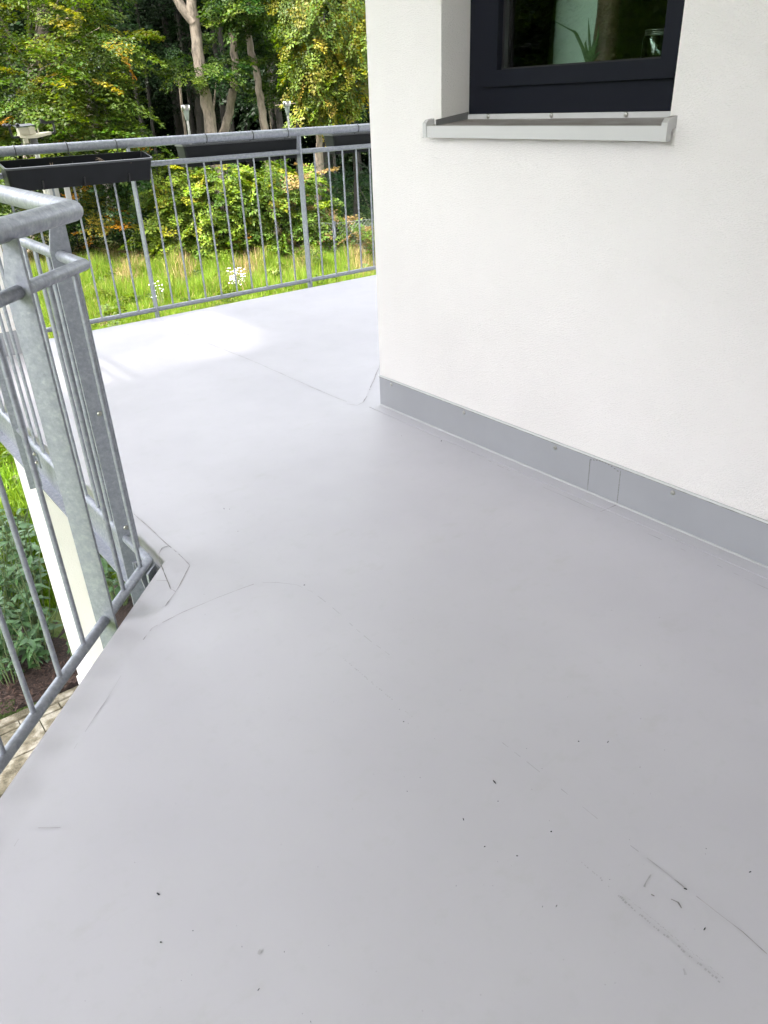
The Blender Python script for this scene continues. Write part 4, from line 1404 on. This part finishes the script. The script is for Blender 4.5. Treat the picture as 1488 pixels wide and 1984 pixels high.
fe = empty('wire_fence', tuple(gpt(400, FD)), 'low chain link wire fence with grey posts between the meadow and the wood', 'fence')
ends = [-120, 135, 395, 646, 900]
FH = 1.15
fpd = {135: FD, 646: 21.6}
pts_f = [gpt(u, fpd.get(u, FD)) for u in ends]
pf = None
for q in pts_f:
    m = MB(); m.tube([q - np.array([0, 0, .1]), q + np.array([0, 0, FH + .05])], .032, 10); m.build('post', FPOST, fe)
for hz in (FH, .55, .08):
    m = MB(); m.tube([q + np.array([0, 0, hz]) for q in pts_f], .004, 5); m.build('tension_wire', WIRE, fe)
m = MB()
for a, b in zip(pts_f[:-1], pts_f[1:]):
    L = np.linalg.norm(b - a); t = (b - a) / L
    for s in np.arange(-FH, L, .11):
        for sg in (1, -1):
            s0, s1 = (s, s + FH) if sg > 0 else (s + FH, s)
            z0, z1 = 0., FH
            lo, hi = max(0, min(s0, s1)), min(L, max(s0, s1))
            if hi - lo < .02: continue
            f = lambda x: (x - s0) / (s1 - s0) * FH
            p, q = a + t * lo + np.array([0, 0, f(lo)]), a + t * hi + np.array([0, 0, f(hi)])
            m.tube([p, q], .003, 3, caps=False)
tag(m.build('wire_mesh', WIRE, fe), kind='stuff')

# ------------------------------------------------------------------ meadow


def blades(n_, sample, hfun, wfun, cfun, seed, bend=.5):
    r = np.random.default_rng(seed)
    P = sample(r, n_)
    n_ = len(P)
    h = hfun(r, P); w_ = wfun(r, P); C = cfun(r, P)
    a = r.uniform(0, 2 * math.pi, n_); lean = r.normal(0, bend, n_) * .6
    dx = np.stack([np.cos(a), np.sin(a), np.zeros(n_)], 1)
    b = r.uniform(0, 2 * math.pi, n_)
    sx = np.stack([np.cos(b), np.sin(b), np.zeros(n_)], 1) * (w_ / 2)[:, None]
    up = np.array([0, 0, 1.])
    mid = P + up * (h * .55)[:, None] + dx * (h * lean * .3)[:, None]
    tip = P + up * (h * (1 - .25 * np.abs(lean)))[:, None] + dx * (h * lean)[:, None]
    q1 = np.stack([P - sx, P + sx, mid + sx * .8, mid - sx * .8], 1)
    q2 = np.stack([mid - sx * .8, mid + sx * .8, tip + sx * .08, tip - sx * .08], 1)
    return np.concatenate([q1, q2]), np.concatenate([C, C])


def vnoise(P, s, k):
    return .5 + .25 * (np.sin(P[:, 0] * s + k) * np.cos(P[:, 1] * s * 1.3 - k) + np.sin(P[:, 0] * s * 2.3 - P[:, 1] * s * 1.7 + k * 2))


def samp_far(r, n_):
    d = r.uniform(13.8, 25.0, n_); s = r.uniform(-.47, .08, n_) * d
    P = HF * d[:, None] + HR * s[:, None]
    P[:, 2] = GZ - .03
    return P


def depth(P): return P @ HF


def h_far(r, P):
    d = depth(P)
    return np.where(d > 20.6, r.uniform(.3, .7, len(P)), np.where(d > 18.2, r.uniform(.2, .5, len(P)), r.uniform(.10, .30, len(P)))) * (.65 + .7 * vnoise(P, 1.9, 2))


def c_far(r, P):
    d = depth(P); n_ = len(P)
    nz = vnoise(P, 1.4, 1)
    dry = np.clip((d - 20.2) / 2.6 + (nz - .5) * 1.5, .05, .75)
    dry = np.where(r.uniform(0, 1, n_) < dry, 1, 0)[:, None]
    green = np.array([.076, .145, .014]) * (1 - .35 * nz)[:, None] + np.array([.065, .055, .004]) * r.uniform(0, 1, (n_, 1))
    tan = np.array([.28, .20, .10]) * r.uniform(.7, 1.25, (n_, 1))
    return np.clip((green * (1 - dry) + tan * dry) * r.uniform(.75, 1.25, (n_, 1)), .01, .9)


V1, C1 = blades(190000, samp_far, h_far, lambda r, P: r.uniform(.006, .017, len(P)), c_far, 31)


def samp_near(r, n_):
    P = np.stack([r.uniform(-.9, 3.2, n_), 7.5 + 7.2 * r.uniform(0, 1, n_) ** 1.3, np.full(n_, GZ - .03)], 1)
    return P


def c_near(r, P):
    nz = vnoise(P, 2.6, 4)
    return np.clip((np.array([.082, .165, .014]) * (1.15 - .5 * nz)[:, None] + np.array([.07, .07, .005]) * r.uniform(0, 1, (len(P), 1))) * r.uniform(.75, 1.3, (len(P), 1)), .01, .9)


V2, C2 = blades(60000, samp_near, lambda r, P: r.uniform(.08, .26, len(P)) * (.7 + .7 * vnoise(P, 2.2, 3)), lambda r, P: r.uniform(.007, .018, len(P)), c_near, 32, .7)


def samp_under(r, n_):
    P = np.stack([r.uniform(.4, 2.2, n_), r.uniform(6.5, 8.2, n_), np.full(n_, GZ - .03)], 1)
    return P


V3, C3 = blades(9000, samp_under, lambda r, P: r.uniform(.08, .22, len(P)), lambda r, P: r.uniform(.006, .014, len(P)), c_near, 33, .7)
tag(mesh_from_quads('meadow_grass', np.concatenate([V1, V2, V3]), np.concatenate([C1, C2, C3]), None, GRASSM), kind='stuff')
# broad weed leaves through the meadow
bl = []
for k in range(60):
    d = wr.uniform(15, 23); u = wr.uniform(90, 740); b = gpt(u, d)
    bl.append(((b[0], b[1], GZ + .12), (.35, .35, .12), 5, {'lime': 4, 'mid': 4, 'brown': .5}))
for k in range(26):
    bl.append(((wr.uniform(.0, 1.6), wr.uniform(6.8, 11.5), GZ + .08), (.22, .22, .07), 4, {'lime': 4, 'mid': 4}))
V, C = foliage(bl, {'lime': 1}, size=.32, leaf=.09, asp=.6, pitch=.35, nleaf=18, seed=95)
tag(mesh_from_quads('meadow_weeds', V, C, None, LEAF), kind='stuff')
# tall weeds along the fence
for k, (u, v, d, hh, lab, mix) in enumerate(((240, 470, 21.5, 1.1, 'tall green weed standing in the dry grass left of the far railing post', {'lime': 2, 'mid': 2}), (468, 470, 21.6, 1.2, 'reddish seed weed in front of the hedge', {'brown': 4, 'orange': .4}),
                                             (404, 470, 22, 1.2, 'orange brown weed at the foot of the yellow green bush', {'brown': 2, 'orange': 2}), (702, 490, 21, 1.1, 'tall tan weed close to the house corner', {'brown': 4, 'mid': 1}), (592, 520, 20.5, .8, 'bushy green weed by the right far railing post', {'mid': 3, 'lime': 1}))):
    b = gpt(u, d)
    o = empty('weed', tuple(b), lab, 'weed', 'tall weeds along the fence')
    m = MB()
    for j in range(4): m.tube([b + np.array([wr.normal(0, .04), wr.normal(0, .04), 0]), b + np.array([wr.normal(0, .08), wr.normal(0, .08), hh * wr.uniform(.7, 1)])], [.006, .003], 4)
    m.build('stem', PSTEM, o)
    V, C = foliage([(b + np.array([0, 0, hh * .6]), (.16, .16, hh * .42), 26)], mix, size=.24, leaf=.07, asp=.4, pitch=.4, nleaf=18, seed=110 + k)
    mesh_from_quads('leaves', V, C, o, LEAF)
# white flowering plant in the meadow
for u, d, nfl, lab in ((441, 18.8, 70, 'clump of white flower heads in the meadow grass under the middle planter'), (281, 17.6, 14, 'sparse pale flower heads in the meadow beside the left far railing post')):
    b = gpt(u, d)
    o = empty('flowering_plant', tuple(b), lab, 'flowers', 'white meadow flowers')
    m, s_ = MB(), MB()
    for k in range(nfl):
        q = b + np.array([wr.normal(0, .12), wr.normal(0, .12), wr.uniform(.25, .62)])
        s_.tube([np.array([b[0] + (q[0] - b[0]) * .4, b[1] + (q[1] - b[1]) * .4, GZ]), q], .0025, 4)
        n_ = 6
        rr_ = wr.uniform(.014, .028)
        m.add([q + np.array([0, 0, .006])] + [q + np.array([rr_ * math.cos(a), rr_ * math.sin(a), wr.uniform(-.006, .004)]) for a in np.linspace(0, 6.283, n_, endpoint=False)], [(0, i + 1, (i + 1) % n_ + 1) for i in range(n_)])
    s_.build('stem', PSTEM, o); m.build('flower_heads', PETAL, o)
